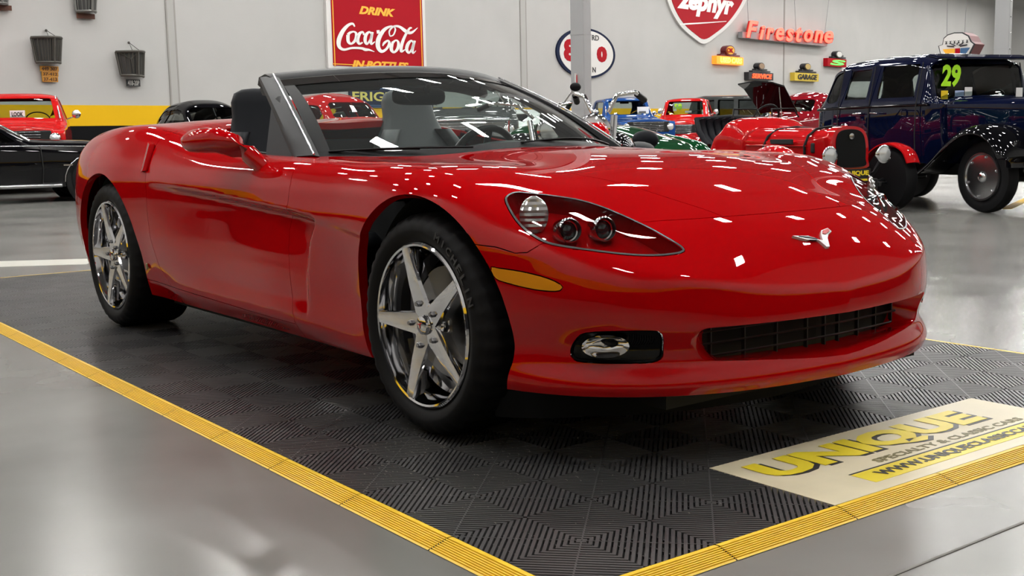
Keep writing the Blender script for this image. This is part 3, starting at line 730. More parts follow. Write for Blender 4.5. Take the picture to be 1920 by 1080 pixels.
# bucket seats
def seat(y0,m1,m2):
    rings=[]
    prof=[(.42,-1.86,.25,.09),(.55,-1.90,.26,.10),(.70,-1.955,.255,.085),(.82,-2.0,.225,.07),(.90,-2.03,.165,.06),(.965,-2.05,.140,.055),(1.03,-2.07,.135,.05),(1.07,-2.075,.118,.042),(1.088,-2.08,.08,.028),(1.093,-2.08,.03,.01)]
    for z,x,w,t in prof:
        rings.append([(x+t*(abs(math.cos(a))**.6)*math.copysign(1,math.cos(a))*(.75 if math.cos(a)>0 else 1)-0*w,y0+w*(abs(math.sin(a))**.7)*math.copysign(1,math.sin(a)),z) for a in np.linspace(0,2*PI,28,endpoint=False)])
    mb=MB(); mb.loft(rings); s_=build('seat_backrest',mb,m1,car,70)
    for w in(-1,1):
        mb=MB(); mb.loft([[(x+.05+t*.9*math.cos(a),y0+w*(ww*.86)+.04*math.sin(a),z) for a in np.linspace(0,2*PI,12,endpoint=False)] for z,x,ww,t in prof[:5]]); build('seat_bolster',mb,m2,car,70)
    mb=MB(); mb.box((-1.62,y0,.40),(.5,.48,.14),bev=.05); build('seat_cushion',mb,m1,car,50)
seat(-.37,VIN,VIN); seat(.40,GRS,GRS)
# wipers
for (y0,y1,off) in((-.30,-.66,0),(.36,-.10,0)):
    mb=MB(); pts=[]
    for t in np.linspace(0,1,9):
        y=y0+(y1-y0)*t; x=float(xhr(np.array(abs(y))))-.03-.05*t; pts.append(Vector((x,y,float(ztop(x,y))+.014+.012*math.sin(PI*t))))
    mb.tube(pts,[.008]*4+[.006]*5,6,flat=.6); mb.tube([p+Vector((-.022,0,-.004)) for p in pts[3:]],.004,5); build('windshield_wiper',mb,BLK,car,40)
# door mirrors
for sd in(-1,1):
    st=[((-1.462,.97,.862),.012,.012),((-1.335,1.01,.863),.030,.034),((-1.29,1.0,.866),.043,.055),((-1.22,.98,.868),.048,.064),((-1.15,.958,.864),.046,.060),((-1.09,.930,.845),.040,.050),((-1.045,.90,.815),.034,.040),((-1.018,.872,.78),.030,.036),((-1.01,.845,.745),.032,.040)]
    P=[Vector((a[0]-(.11 if i else 0),(a[1]-(.045 if i else 0))*sd,a[2])) for i,(a,_,_) in enumerate(st)]; rings=[]
    for i,p in enumerate(P):
        T=(P[min(i+1,len(P)-1)]-P[max(i-1,0)]).normalized(); side=T.cross(Vector((0,0,1))).normalized(); upw=side.cross(T)
        if i<5: side=Vector((1,0,0))-T*T.x; side.normalize(); upw=T.cross(side); upw=upw if upw.z>0 else -upw
        else:
            side=Vector((1,0,0))-T*T.x; side.normalize(); upw=T.cross(side); upw=upw if upw.dot(Vector((0,sd,1)))>0 else -upw
        rings.append([p+upw*st[i][1]*(abs(math.sin(a))**.8)*math.copysign(1,math.sin(a))+side*st[i][2]*math.cos(a) for a in np.linspace(0,2*PI,24,endpoint=False)])
    mb=MB(); mb.loft(rings); mo_=build('door_mirror',mb,RED,car,60)
    mb=MB(); c0=Vector((-1.345,.95*sd,.864)); 
# emblem on the nose
def noseP(y,du): # point on nose: y across, du forward distance from x=.738
    x=.738-.10*y*y*10*0+du; x=x-(.6*y*y); return Vector((x,y,float(ztop(x,y))+.004))
EMB=[]
def embl(poly,m,h=.004,name='emblem_piece',par=None):
    poly=[(a,b_*.62) for a,b_ in poly]; mb=MB(); n=len(poly); 
    top=[noseP(y,-v)+Vector((.004,0,.006))*(h/.006) for y,v in poly]; bot=[noseP(y,-v)-Vector((.003,0,.004)) for y,v in poly]
    mb.add(bot+top,[tuple(range(n))[::-1],tuple(range(n,2*n))]+[(i,(i+1)%n,(i+1)%n+n,i+n) for i in range(n)]); return build(name,mb,m,par or car,0)
# v = distance up the nose ; y negative = right of the car
e0=embl([(-.100,.030),(-.045,.022),(-.040,.028),(-.012,.008),(.0,-.022),(.014,-.022),(.030,.010),(.048,.026),(.070,.034),(.066,.052),(.030,.046),(.016,.030),(.004,.004),(-.018,.012),(-.040,.016),(-.055,.012),(-.078,.020)],mat('emblem_silver',(.62,.62,.63),.25,.2),.004,'nose_emblem')
e0['label']='crossed flags emblem on the nose'
embl([(-.080,.026),(-.050,.018),(-.016,.010),(-.022,.014),(-.042,.023)],mat('emblem_black',(.01,.01,.01),.3),.006,'checker_flag',e0)
embl([(.022,.030),(.034,.026),(.062,.036),(.060,.047),(.033,.042)],mat('emblem_red',(.5,.01,.01),.3),.006,'red_flag',e0)
# small badge behind the door
mb=MB(); mb.box((-2.255,-.866,.318),(.02,.006,.028),bev=.003); build('quarter_badge',mb,mat('badge_gold',(.35,.30,.15),.4,.5),car,30)
# ---------------------------------------------------------------- room shell
M_wall=mat('wall_white',(.44,.437,.425),.75); varied(M_wall,(.42,.417,.405),(.46,.456,.444),.6,3)
M_yel=mat('wall_yellow',(.74,.44,.006),.6,spec=.15); M_blk=mat('wall_black',(.007,.007,.008),.6,spec=.05)
M_ceil=mat('ceiling_grey',(.10,.10,.105),.8)
M_floor=mat('polished_concrete',(.25,.25,.24),.2)
varied(M_floor,(.135,.134,.125),(.190,.188,.176),1.1,4,.16,.30,0,60,(1,1,1))
M_floor.node_tree.nodes['Principled BSDF'].inputs['Specular IOR Level'].default_value=.55
S0,S1=-17.0,64.; DEP=28.6
def wbox(mb,s0,s1,z0,z1,o0,o1):
    V=[wallp(s,z,o) for s in(s0,s1) for o in(o0,o1) for z in(z0,z1)]
    mb.add(V,[(0,1,3,2),(4,6,7,5),(0,4,5,1),(2,3,7,6),(0,2,6,4),(1,5,7,3)]); return mb
def struct(name,mb,m,parent=None,smooth=0): 
    o=build(name,mb,m,parent,smooth); 
    if parent is None: o['kind']='structure'
    return o
mb=wbox(MB(),S0-1,S1+1,FLOORZ-.3,FLOORZ,-.5,DEP+.5); struct('floor',mb,M_floor)
mb=wbox(MB(),S0,S1,CEIL+.0,CEIL+.2,0,DEP); struct('ceiling',mb,M_ceil)
def wallbands(name,fn):
    w=struct(name,fn(FLOORZ,CEIL,0),M_wall); struct('yellow_band',fn(1.215,1.665,.012),M_yel,w); struct('black_band',fn(FLOORZ,1.215,.014),M_blk,w); return w
def fb(z0,z1,e): return wbox(MB(),S0,S1,z0,z1,-.3,e)
wb_=wallbands('wall_back',fb)
wallbands('wall_front',lambda z0,z1,e: wbox(MB(),S0,S1,z0,z1,DEP-e,DEP+.3))
wallbands('wall_left',lambda z0,z1,e: wbox(MB(),S0-.3,S0+e,z0,z1,0,DEP))
wallbands('wall_right',lambda z0,z1,e: wbox(MB(),S1-e,S1+.3,z0,z1,0,DEP))
# panel seams and pilaster strips of the back wall
M_seam=mat('seam_grey',(.30,.29,.27),.8); M_joint=mat('joint_strip',(.39,.385,.37),.8)
for sA,sB in((1.66,1.88),(14.62,14.90)):
    mb=wbox(MB(),sA,sB,1.665,CEIL,0,.02); o=struct('panel_joint',mb,M_joint,wb_)
    for s in(sA,sB): struct('panel_seam',wbox(MB(),s-.02,s+.02,1.665,CEIL,.0,.024),M_seam,wb_)
sx,_=wpx(1470,60); struct('panel_seam',wbox(MB(),sx-.05,sx+.05,1.665,CEIL,.0,.024),M_seam,wb_)
struct('panel_seam',wbox(MB(),6.50,6.56,1.665,CEIL,.0,.024),M_seam,wb_)
# ceiling beams
for k in range(6):
    mb=MB(); mb=wbox(mb,S0,S1,CEIL-.25,CEIL,2+5*k,2.2+5*k); struct('ceiling_beam',mb,M_ceil).name='trim_%d'%(k+1)
# steel columns
M_col=mat('column_grey_paint',(.34,.345,.35),.5)
def column(u,D,w,label,sign):
    P=atd(u,250,D); e=empty('steel_column',label,'column',(P.x,P.y,FLOORZ),0)
    d=(CAMP-P); ang=math.atan2(d.y,d.x)
    e.rotation_euler=(0,0,LR+.12)
    mb=MB(); mb.box((0,0,CEIL/2),(w,w,CEIL-.02),bev=.01); build('shaft',mb,M_col,e,0)
    mb=MB(); mb.box((0,0,.015),(w*1.7,w*1.7,.03)); build('base_plate',mb,M_col,e,0)
    for z in (1.2,2.2,3.3):
        mb=MB(); mb.box((0,0,z),(w+.006,w+.006,.012)); build('weld_seam',mb,mat('column_seam',(.33,.335,.34),.5),e,0)
    return e
c1=column(1091,16.0,.21,'grey square steel column in front of the oval sign','sign')
c2=column(1874,21.,.25,'grey square steel column rising behind the dark blue antique sedan',None)
for k in range(8):
    mb=MB(); mb.ball((.13,-.06,2.2+.28*k),.012,8,5); build('bolt',mb,CHR2,c2)
# extinguisher sign plate on the column: face toward the camera side
def facing(o,P,hd=None):
    d=CAMP-Vector(P); return Vector((d.x,d.y,0)).normalized()
P=atd(1081,150,15.82); n=Vector((math.cos(LR+.12-PI/2),math.sin(LR+.12-PI/2),0)); n2=Vector((math.cos(LR+.12),math.sin(LR+.12),0))
nn=n2; r_=Vector((0,0,1)).cross(nn); ex=empty('safety_sign','small white safety sign with a red extinguisher symbol on the grey column','sign',P)
mb=MB(); mb.add([r_*a+Vector((0,0,b_))+nn*c_ for a in(-.045,.045) for b_ in(-.09,.09) for c_ in(0,.006)],[(0,1,3,2),(4,6,7,5),(0,4,5,1),(2,3,7,6),(0,2,6,4),(1,5,7,3)]); build('plate',mb,mat('sign_white',(.75,.75,.75),.5),ex,0)
mb=MB(); pl=[(-.018,-.05),(.018,-.05),(.018,.02),(.006,.035),(.02,.06),(-.012,.06),(-.018,.02)]
mb.prism(pl,.003,lambda a,b_,c_:tuple(r_*a+Vector((0,0,b_+.01))+nn*(.006+c_))); build('symbol',mb,mat('sign_red',(.6,.02,.03),.5),ex,0)
# floor joints
mb=MB()
def strip(mb,a,b_,w,z0=FLOORZ,z1=FLOORZ+.0015):
    a=Vector(a);b_=Vector(b_);d=(b_-a).normalized();n=Vector((-d.y,d.x,0))*w/2
    V=[Vector((p.x,p.y,z)) for p in(a-n,a+n,b_+n,b_-n) for z in(z0,z1)]
    mb.add(V,[(0,2,4,6),(1,7,5,3),(0,1,3,2),(2,3,5,4),(4,5,7,6),(6,7,1,0)]); return mb
strip(mb,(1.493,-4.2,0),(1.478,6.5,0),.007); struct('floor_joint',mb,mat('joint_dark',(.13,.12,.11),.7)).name='trim_20'
# paler strip laid on the floor at the left and a yellow bay line at the right
mb=MB(); strip(mb,atz(-60,497,FLOORZ),atz(175,490,FLOORZ),.42); struct('s',mb,mat('stripe_pale',(.50,.49,.44),.35)).name='trim_21'
mb=MB(); strip(mb,atz(1885,392,FLOORZ),atz(1990,345,FLOORZ),.12); struct('s',mb,M_yel).name='trim_22'
# ---------------------------------------------------------------- display mat of interlocking tiles
MR=1.56415; MX,MY=1.1700,-1.2985
qx,qy,qa=1.2911307,1.17907767,-1.56415004; cc_,ss_=math.cos(qa),math.sin(qa); MX=-(cc_*qx+ss_*qy); MY=-(-ss_*qx+cc_*qy)
T=.4
matt=empty('display_mat','black ribbed interlocking floor tiles with a yellow ramp edge under the red convertible','mat',(MX,MY,0),-qa)
M_tile=mat('mat_tile_black',(.045,.045,.047),.36)
nt=M_tile.node_tree; bs=nt.nodes['Principled BSDF']
tc=nd(M_tile,'ShaderNodeNewGeometry'); n1=nd(M_tile,'ShaderNodeTexNoise'); n1.inputs['Scale'].default_value=2.2; n1.inputs['Detail'].default_value=5
mp=nd(M_tile,'ShaderNodeMapping'); mp.inputs['Scale'].default_value=(60,160,60); n2=nd(M_tile,'ShaderNodeTexNoise'); n2.inputs['Scale'].default_value=1; n2.inputs['Detail'].default_value=2
nt.links.new(tc.outputs['Position'],n1.inputs['Vector']); nt.links.new(tc.outputs['Position'],mp.inputs[0]); nt.links.new(mp.outputs[0],n2.inputs['Vector'])
rm=nd(M_tile,'ShaderNodeValToRGB'); rm.color_ramp.elements[0].color=(.030,.030,.032,1); rm.color_ramp.elements[1].color=(.058,.056,.056,1); rm.color_ramp.elements[0].position=.35; rm.color_ramp.elements[1].position=.7
nt.links.new(n1.outputs['Fac'],rm.inputs[0])
th=nd(M_tile,'ShaderNodeMath'); th.operation='GREATER_THAN'; th.inputs[1].default_value=.70
pd=nd(M_tile,'ShaderNodeVectorMath'); pd.operation='DISTANCE'; pd.inputs[1].default_value=(.12,-.95,0); nt.links.new(tc.outputs['Position'],pd.inputs[0])
mr=nd(M_tile,'ShaderNodeMapRange'); mr.inputs['From Min'].default_value=.15; mr.inputs['From Max'].default_value=1.2; mr.inputs['To Min'].default_value=.045; mr.inputs['To Max'].default_value=-.06
nt.links.new(pd.outputs['Value'],mr.inputs['Value']); ad=nd(M_tile,'ShaderNodeMath'); ad.operation='ADD'; nt.links.new(n2.outputs['Fac'],ad.inputs[0]); nt.links.new(mr.outputs[0],ad.inputs[1]); nt.links.new(ad.outputs[0],th.inputs[0])
mx=nd(M_tile,'ShaderNodeMix'); mx.data_type='RGBA'; mx.inputs[7].default_value=(.30,.28,.25,1); nt.links.new(th.outputs[0],mx.inputs[0]); nt.links.new(rm.outputs[0],mx.inputs[6]); nt.links.new(mx.outputs[2],bs.inputs['Base Color'])
# one tile mesh: four quadrants of diagonal ribs
tm=MB(); h=T/2-.0006; n_r=21; 
for sx_ in(-1,1):
    for sy_ in(-1,1):
        # ribs run perpendicular to the diagonal through the tile centre
        L_=h*math.sqrt(2)*1.0
        for k in range(n_r):
            d0=(k+.5)/n_r*2*h   # position along x+y = d0 line (0..2h)
            w=h/n_r*.62
            def clipline(d):
                d=min(max(d,.0008),2*h-.0008)
                a=(d,0) if d<=h else (h,d-h); b_=(0,d) if d<=h else (d-h,h); return a,b_
            a0,b0=clipline(d0-w);a1,b1=clipline(d0+w); c0,e0_=clipline(d0-w*1.35); c1_,e1_=clipline(d0+w*1.35)
            V=[]
            for (p,z) in((c0,-.014),(e0_,-.014),(e1_,-.014),(c1_,-.014),(a0,0),(b0,0),(b1,0),(a1,0)): V.append((p[0]*sx_,p[1]*sy_,z))
            tm.add(V,[(4,5,6,7),(0,4,7,3),(1,2,6,5),(0,1,5,4),(3,7,6,2)])
        # thin bar along the diagonal
        w=.0013; V=[(sx_*(t+o),sy_*(t-o),z) for t in(.001,h-.002) for o in(-w,w) for z in(-.01,.0002)]
        tm.add(V,[(0,1,3,2),(4,6,7,5),(0,4,5,1),(2,3,7,6),(1,5,7,3)])
        # under bars across the ribs
        for f in(.25,.5,.75):
            V=[]
            t0=h*f
            V=[(sx_*t0-.002,0,-.013),(sx_*t0+.002,0,-.013),(sx_*t0+.002,sy_*h,-.013),(sx_*t0-.002,sy_*h,-.013)]
            V+=[(x,y,-.006) for x,y,z in V]; tm.add(V,[(4,5,6,7),(0,1,5,4),(2,3,7,6),(1,2,6,5),(3,0,4,7)])
tm.add([(-h,-h,-.0155),(h,-h,-.0155),(h,h,-.0155),(-h,h,-.0155)],[(0,1,2,3)])
t0=build('tile',tm,M_tile,matt,0); NVX,NUY=7,16
t0.location=(.5*T,.5*T,0); panel_v=(2,3,4); done=False
for v in range(NVX):
    for u in range(NUY):
        if u==0 and v in panel_v: continue
        if u==0 and v==0: continue
        c_=t0.copy(); COL.objects.link(c_); c_.location=((v+.5)*T,(u+.5)*T,0)
# yellow ramp pieces
M_ramp=mat('ramp_yellow',(.80,.50,.015),.42); varied(M_ramp,(.70,.44,.012),(.82,.54,.02),45,3,.35,.55,0,60)
def ramp(L0,L1,mit0=0,mit1=0):
    # along +x from L0 to L1, outward -y ; ridged slope
    sec=[(0,-.0165),(0,.0)]; n=8
    sec+=[(-.010,.0005)]
    for k in range(n):
        y0=-.010-.048*k/n; z0=.0005-.0145*k/n; y1=-.010-.048*(k+.5)/n; y2=-.010-.048*(k+1)/n
        sec+=[(y1,z0-.0002),(y1-.0004,z0-.0036),(y2,z0-.0036),(y2-.0004,z0-.0014)]
    sec+=[(-.063,-.0165)]
    b_=MB(); b_.loft([[(L0+y*mit0,y,z) for y,z in sec],[(L1+y*mit1,y,z) for y,z in sec]],close=False); return b_
r0=build('ramp_edge',ramp(.002,T-.002),M_ramp,matt,0); r0.location=(0,0,0)
g_=.0
def put(o,x,y,rz): c_=o.copy(); COL.objects.link(c_); c_.location=(x,y,0); c_.rotation_euler=(0,0,rz); return c_
for v in range(1,NVX): put(r0,v*T,0,0)
for u in range(NUY): put(r0,0,(u+1)*T,-PI/2)
for v in range(NVX): put(r0,(v+1)*T,NUY*T,PI)
for u in range(NUY): put(r0,NVX*T,u*T,PI/2)
for (x,y,rz) in((0,0,0),(NVX*T,0,PI/2),(NVX*T,NUY*T,PI),(0,NUY*T,-PI/2)):
    b_=MB(); b_.add([(0,0,0),(-.063,0,-.0165),(-.063,-.063,-.0165),(0,-.063,-.0165),(0,0,-.0165)],[(0,1,2),(0,2,3),(0,3,4),(0,4,1),(4,3,2,1)])
    cr_=build('ramp_corner',b_,M_ramp,matt,0); cr_.location=(x,y,0); cr_.rotation_euler=(0,0,rz)
# printed panel
M_pan=mat('panel_cream',(.62,.55,.38),.4); varied(M_pan,(.56,.50,.35),(.66,.59,.42),9,6,.3,.5,0,60)
pan=MB(); pan.box((3.5*T,.5*T,-.008),(3*T-.002,T-.002,.017)); PAN=build('printed_panel',pan,M_pan,matt,0); PAN['label']='cream printed panel with yellow lettering and web address'
M_py=mat('print_yellow',(.72,.58,.03),.4); M_pk=mat('print_black',(.02,.02,.02),.45)
# text reads from the front edge: right = +x(local v), up = +y(local u)
Z0=.0012
def ptxt(name,s,h_,w_,x,y,m,z,bold=.02,shear=0): 
    return text(name,s,h_,w_,(x,y,z),(1,0,0),(0,1,0),m,PAN,.0006,bold,shear)
ptxt('lettering_shadow','UNIQUE',.155,.93,2*T+.055+.475+.012,.272-.010,M_pk,Z0,.055)
ptxt('lettering','UNIQUE',.155,.93,2*T+.055+.475,.272,M_py,Z0+.0008,.055)
ptxt('small_lettering','SPECIALTY & CLASSIC CARS',.030,.70,2*T+.72,.160,mat('print_olive',(.16,.14,.05),.5),Z0,.03)
b_=MB(); b_.box((3.5*T+.11,.085,.0008),(.98,.075,.0008)); build('address_bar',b_,M_py,PAN,0)
b_=MB(); b_.box((3.5*T+.11,.1275,.0008),(.98,.005,.0008)); build('address_rule',b_,M_pk,PAN,0)
ptxt('web_address','WWW.UNIQUECLASSICCARS.COM',.042,.90,3.5*T+.13,.083,M_pk,.0020,.035)
# ---------------------------------------------------------------- signs on the back wall
def wprism(poly,o0,o1):
    """poly of (s,z) on the wall, extruded from offset o0 to o1"""
    mb=MB(); n=len(poly); V=[wallp(s,z,o0) for s,z in poly]+[wallp(s,z,o1) for s,z in poly]
    return mb.add(V,[tuple(range(n)),tuple(range(n,2*n))[::-1]]+[(i,i+n,(i+1)%n+n,(i+1)%n) for i in range(n)])
def wrect(u0,v0,u1,v1,o0,o1):
    vm=(v0+v1)/2; um=(u0+u1)/2
    s0=wpx(u0,vm,o1)[0]; s1=wpx(u1,vm,o1)[0]; za=wpx(um,v0,o1)[1]; zb=wpx(um,v1,o1)[1]
    return wprism([(s0,zb),(s1,zb),(s1,za),(s0,za)],o0,o1)
def wtext(name,body,u0,v0,u1,v1,off,m,par,bold=.02,shear=0,depth=.01):
    vm=(v0+v1)/2;um=(u0+u1)/2; s0=wpx(u0,vm,off)[0]; s1=wpx(u1,vm,off)[0]; za=wpx(um,v0,off)[1]; zb=wpx(um,v1,off)[1]
    return text(name,body,za-zb,s1-s0,wallp((s0+s1)/2,(za+zb)/2,off),WD,(0,0,1),m,par,depth,bold,shear)
def sign(name,label,u,v,off=.1,cat='sign',group=None):
    s,z=wpx(u,v,off); e=empty(name,label,cat,(0,0,0),0,group); return e
SW=mat('sign_white_enamel',(.66,.65,.63),.5,spec=.25); SR=mat('sign_red_enamel',(.36,.006,.014),.55,spec=.08); SY=mat('sign_yellow',(.85,.42,.02),.45); SK=mat('sign_black',(.012,.012,.015),.4)
SN=mat('sign_navy',(.010,.016,.045),.6,spec=.1); SB=mat('sign_blue',(.03,.10,.22),.5); STL=mat('aged_steel',(.10,.095,.085),.55,.6); RUST=mat('rusty_plate',(.09,.03,.015),.7); ORP=mat('orange_plate',(.50,.22,.02),.6)
e=sign('soft_drink_sign','large red soft drink sign in a white frame above the convertible windshield',705,60)
build('frame',wrect(612,-70,797,131,0,.08),SW,e,0)
build('panel',wrect(622,-62,792,126,.08,.10),SR,e,0)
ln=MB()
for q in((624,-60,625.6,124),(788.5,-60,790,124),(624,122.5,790,124)): m_=wrect(*q,.10,.108); ln.add(m_.v,m_.f)
build('border_line',ln,SY,e,0)
wtext('lettering','DRINK',673,14,741,29,.102,SY,e,.05,.35)
wtext('lettering','IN BOTTLES',660,115,766,129,.102,SY,e,.05,.3)
# hand drawn script strokes: list of (u,v,width) polylines in photo measure
def stroke(mb,pts,off=.115,n=5):
    P=np.array(pts,float); m=len(P); Q=[]
    for i in range(m-1):
        p0=P[max(i-1,0)];p1=P[i];p2=P[i+1];p3=P[min(i+2,m-1)]
        for k in range(n):
            t=k/n; Q.append(.5*((2*p1)+(-p0+p2)*t+(2*p0-5*p1+4*p2-p3)*t*t+(-p0+3*p1-3*p2+p3)*t**3))
    Q.append(P[-1]); Q=np.array(Q); W=[]
    for i,(u,v,w) in enumerate(Q):
        a=Q[max(i-1,0)];b_=Q[min(i+1,len(Q)-1)]; d=np.array([b_[0]-a[0],b_[1]-a[1]]); d/=np.hypot(*d)+1e-9
        s1=wpx(u-d[1]*w/2,v+d[0]*w/2,off); s2=wpx(u+d[1]*w/2,v-d[0]*w/2,off); W.append((wallp(*s1,off),wallp(*s2,off)))
    k=len(mb.v); V=[p for ab in W for p in ab]; mb.add(V,[(2*i,2*i+1,2*i+3,2*i+2) for i in range(len(W)-1)])
mb=MB(); Zm=lambda L:[((x/4+480),(y/4),w/4) for x,y,w in L]
stroke(mb,Zm([(740,200,10),(725,178,16),(690,190,22),(650,235,30),(622,300,34),(625,350,26),(660,372,18),(720,360,16),(790,362,18),(820,372,22),(850,374,14),(888,388,4)]))
stroke(mb,Zm([(690,262,26),(692,310,24),(715,328,16),(745,300,22),(752,255,20),(735,238,12),(705,245,18),(690,262,24)]))
stroke(mb,Zm([(810,262,16),(800,240,14),(775,255,24),(762,300,26),(775,328,18),(800,318,10)]))
stroke(mb,Zm([(868,258,12),(850,240,14),(825,262,24),(818,305,24),(832,330,16),(855,300,14),(872,255,14)])); stroke(mb,Zm([(874,240,18),(862,300,22),(866,330,16),(892,312,6)]))
stroke(mb,Zm([(905,240,26),(928,238,26)]))
stroke(mb,Zm([(1045,205,8),(1010,198,14),(960,225,26),(920,290,34),(915,350,32),(940,385,24),(975,370,18),(1000,330,22),(990,305,14),(962,322,18),(950,345,8)]))
stroke(mb,Zm([(1005,272,8),(1000,235,12),(1030,200,14),(1075,200,18),(1125,235,26),(1165,245,20),(1212,208,4)])); stroke(mb,Zm([(1005,272,8),(1030,262,10),(1045,225,12),(1040,205,8)]))
stroke(mb,Zm([(1020,325,26),(1015,370,26),(1035,392,16),(1062,365,22),(1068,322,20),(1050,302,12),(1020,325,22)]))
stroke(mb,Zm([(1170,210,8),(1150,215,16),(1115,275,20),(1092,340,24),(1090,385,20),(1118,372,6)]))
stroke(mb,Zm([(1182,325,12),(1165,305,14),(1140,330,24),(1130,370,24),(1146,396,16),(1168,370,14),(1186,325,14)])); stroke(mb,Zm([(1190,305,18),(1174,365,22),(1178,398,14),(1200,380,5)]))
SWT=mat('script_white',(.8,.78,.76),.4)
build('script_lettering',mb,SWT,e,0,False)
e=sign('appliance_sign','dark blue sign with yellow capitals seen through the windshield',720,180)
build('panel',wrect(656,161,812,202,0,.06),SN,e,0)
st=MB()
for v in (163,167,198,201.2): m_=wrect(657,v-.9,811,v+.4,.06,.07); st.add(m_.v,m_.f)
build('stripe',st,SB,e,0); wtext('lettering','FRIGIDAIRE',661,173,806,190,.064,mat('letter_pale_yellow',(.62,.55,.12),.5),e,.02)
# oval sign
e=sign('oval_sign','white oval enamel sign with dark blue rim and red numerals behind the grey column',1096,98)
sc,zc=[(wpx(1041,99)[0]+wpx(1151,99)[0])/2+.0,(wpx(1097,53)[1]+wpx(1097,147)[1])/2]; hw=(wpx(1151,99)[0]-wpx(1041,99)[0])/2; hh=(wpx(1097,53)[1]-wpx(1097,147)[1])/2
ov=lambda k,o0,o1:wprism([(sc+hw*k*math.cos(a),zc+hh*k*math.sin(a)) for a in np.linspace(0,2*PI,48,endpoint=False)],o0,o1)
build('rim',ov(1,0,.06),SN,e,0); build('face',ov(.91,.06,.075),SW,e,0)
wtext('numeral','8',1057,73,1080,115,.08,SR,e,.06); wtext('numeral','0',1119,87,1138,117,.08,SR,e,.08)
wtext('lettering','RD',1110,66,1123,76,.08,SK,e,.02); wtext('lettering','N',1111,126,1117,136,.08,SK,e,.02)
# shield
e=sign('shield_sign','big red shield sign with white script cut by the top of the picture',1325,20)
def shp(k):
    L=[(1320,82),(1300,70),(1278,50),(1262,25),(1252,0),(1247,-25),(1250,-52),(1268,-74),(1300,-80),(1326,-70),(1352,-82),(1385,-80),(1405,-58),(1408,-30),(1400,0),(1386,25),(1366,50),(1342,70)]
    cx,cy=1326,-2; return [wpx(cx+(u-cx)*k,cy+(v-cy)*k,.1) for u,v in L]
build('rim',wprism([tuple(p) for p in smoothpoly(shp(1.0),4)],0,.09),SW,e,0); build('face',wprism([tuple(p) for p in smoothpoly(shp(.90),4)],.09,.105),SR,e,0)
wtext('lettering','zephyr',1270,-16,1376,33,.108,SWT,e,.05,.25)
mb=MB(); stroke(mb,[(1275,45.5,3),(1320,43,2.2),(1362,40,1)],.118); build('swoosh',mb,SWT,e,0,False)
# neon word
e=sign('neon_word_sign','red neon tire shop word on a grey rail hung on the wall at the right',1478,65)
build('rail',wrect(1392,68,1551,79,.1,.3),mat('rail_grey',(.25,.25,.26),.5),e,0)
NEO=mat('neon_red',(1,.05,.03),.4,emit=(1,.09,.05),es=2.6); CHN=mat('channel_red',(.5,.02,.02),.5)
xs=[(1400,1421,39,71),(1424,1434,48,74),(1437,1451,52,74),(1455,1470,52,76),(1474,1488,54,78),(1492,1504,51,79),(1508,1524,56,79),(1527,1543,57,80),(1546,1562,58,81)]
for (a,b_,v0,v1),ch in zip(xs,'Firestone'):
    wtext('neon_letter',ch,a,v0,b_,v1,.42,NEO,e,.02,.25,.03); wtext('letter_channel',ch,a-2,v0+1,b_-1,v1+1,.28,CHN,e,.06,.25,.1)
for u0,u1 in((1404,1396),(1493,1484),(1546,1561)):
    cb=MB(); s0,z0=wpx(u0,66,.2); s1,z1=wpx(u1,0,.2); cb.tube([wallp(s0,z0,.2),wallp(s1+(s1-s0)*.6,CEIL-.3,.2)],.012,4); build('cable',cb,mat('cable_grey',(.2,.2,.2),.6),e,0)
def stepsign(name,label,u0,u1,v0,v1,du,dv,dr,mbase,mstep,mdisc,txt,mtxt,neon=None):
    e=sign(name,label,(u0+u1)/2,(v0+v1)/2); w=(u1-u0)
    build('base_box',wrect(u0,v0,u1,v1,0,.22),mbase,e,0)
    for k,(f,hh_) in enumerate(((.72,3.2),(.46,6.6))): build('step_panel',wrect(du-w*f/2,v0-hh_-.2,du+w*f/2,v0-hh_+2.6,0,.18),mstep,e,0)
    s,z=wpx(du,dv,.24); r=abs(wpx(du,dv+dr,.24)[1]-z)
    rs=(wpx(du+dr*.92,dv,.24)[0]-s)
    ds=lambda k,a,b_:wprism([(s+rs*k*math.cos(t),z+r*k*math.sin(t)) for t in np.linspace(0,2*PI,24,endpoint=False)],a,b_)
    build('medallion_rim',ds(1,0,.24),mstep,e,0); build('medallion',ds(.8,.24,.26),mdisc,e,0)
    wtext('neon_lettering' if neon else 'lettering',txt,u0+w*.14,v0+2.5,u1-w*.06,v1-2.5,.235,mtxt,e,.03,.15,.02)
    return e
NY=mat('neon_yellow',(1,.7,.1),.4,emit=(1,.55,.06),es=3.5); NR=mat('lit_red',(1,.1,.02),.4,emit=(1,.07,.02),es=1.6); MRN=mat('step_maroon',(.12,.01,.015),.4)
stepsign('stepped_neon_sign','lit orange stepped sign for used cars, with a round yellow medallion',1344,1394,106,121,1369.5,94.5,9.5,mat('lit_orange',(.9,.35,.03),.4,emit=(1,.2,.01),es=.9),MRN,SY,'USED CARS',NY,True)
e=[o for o in COL.objects if o.name=='stepped_neon_sign'][0]; wtext('lettering','OK',1363.5,90,1375.5,99,.27,SR,e,.04)
stepsign('stepped_neon_sign','black stepped sign with red lit word and a small round badge',1404,1450,136,150,1428,124,6.5,SK,SK,mat('badge_bronze',(.3,.2,.12),.5),'SERVICE',NR,True)
stepsign('stepped_neon_sign','yellow stepped garage sign with black steps above the open-hood coupe',1490,1535,137,152,1514.5,125,6.5,mat('sign_mustard',(.62,.45,.04),.5),SK,mat('badge_gold2',(.45,.32,.1),.5),'GARAGE',SK)
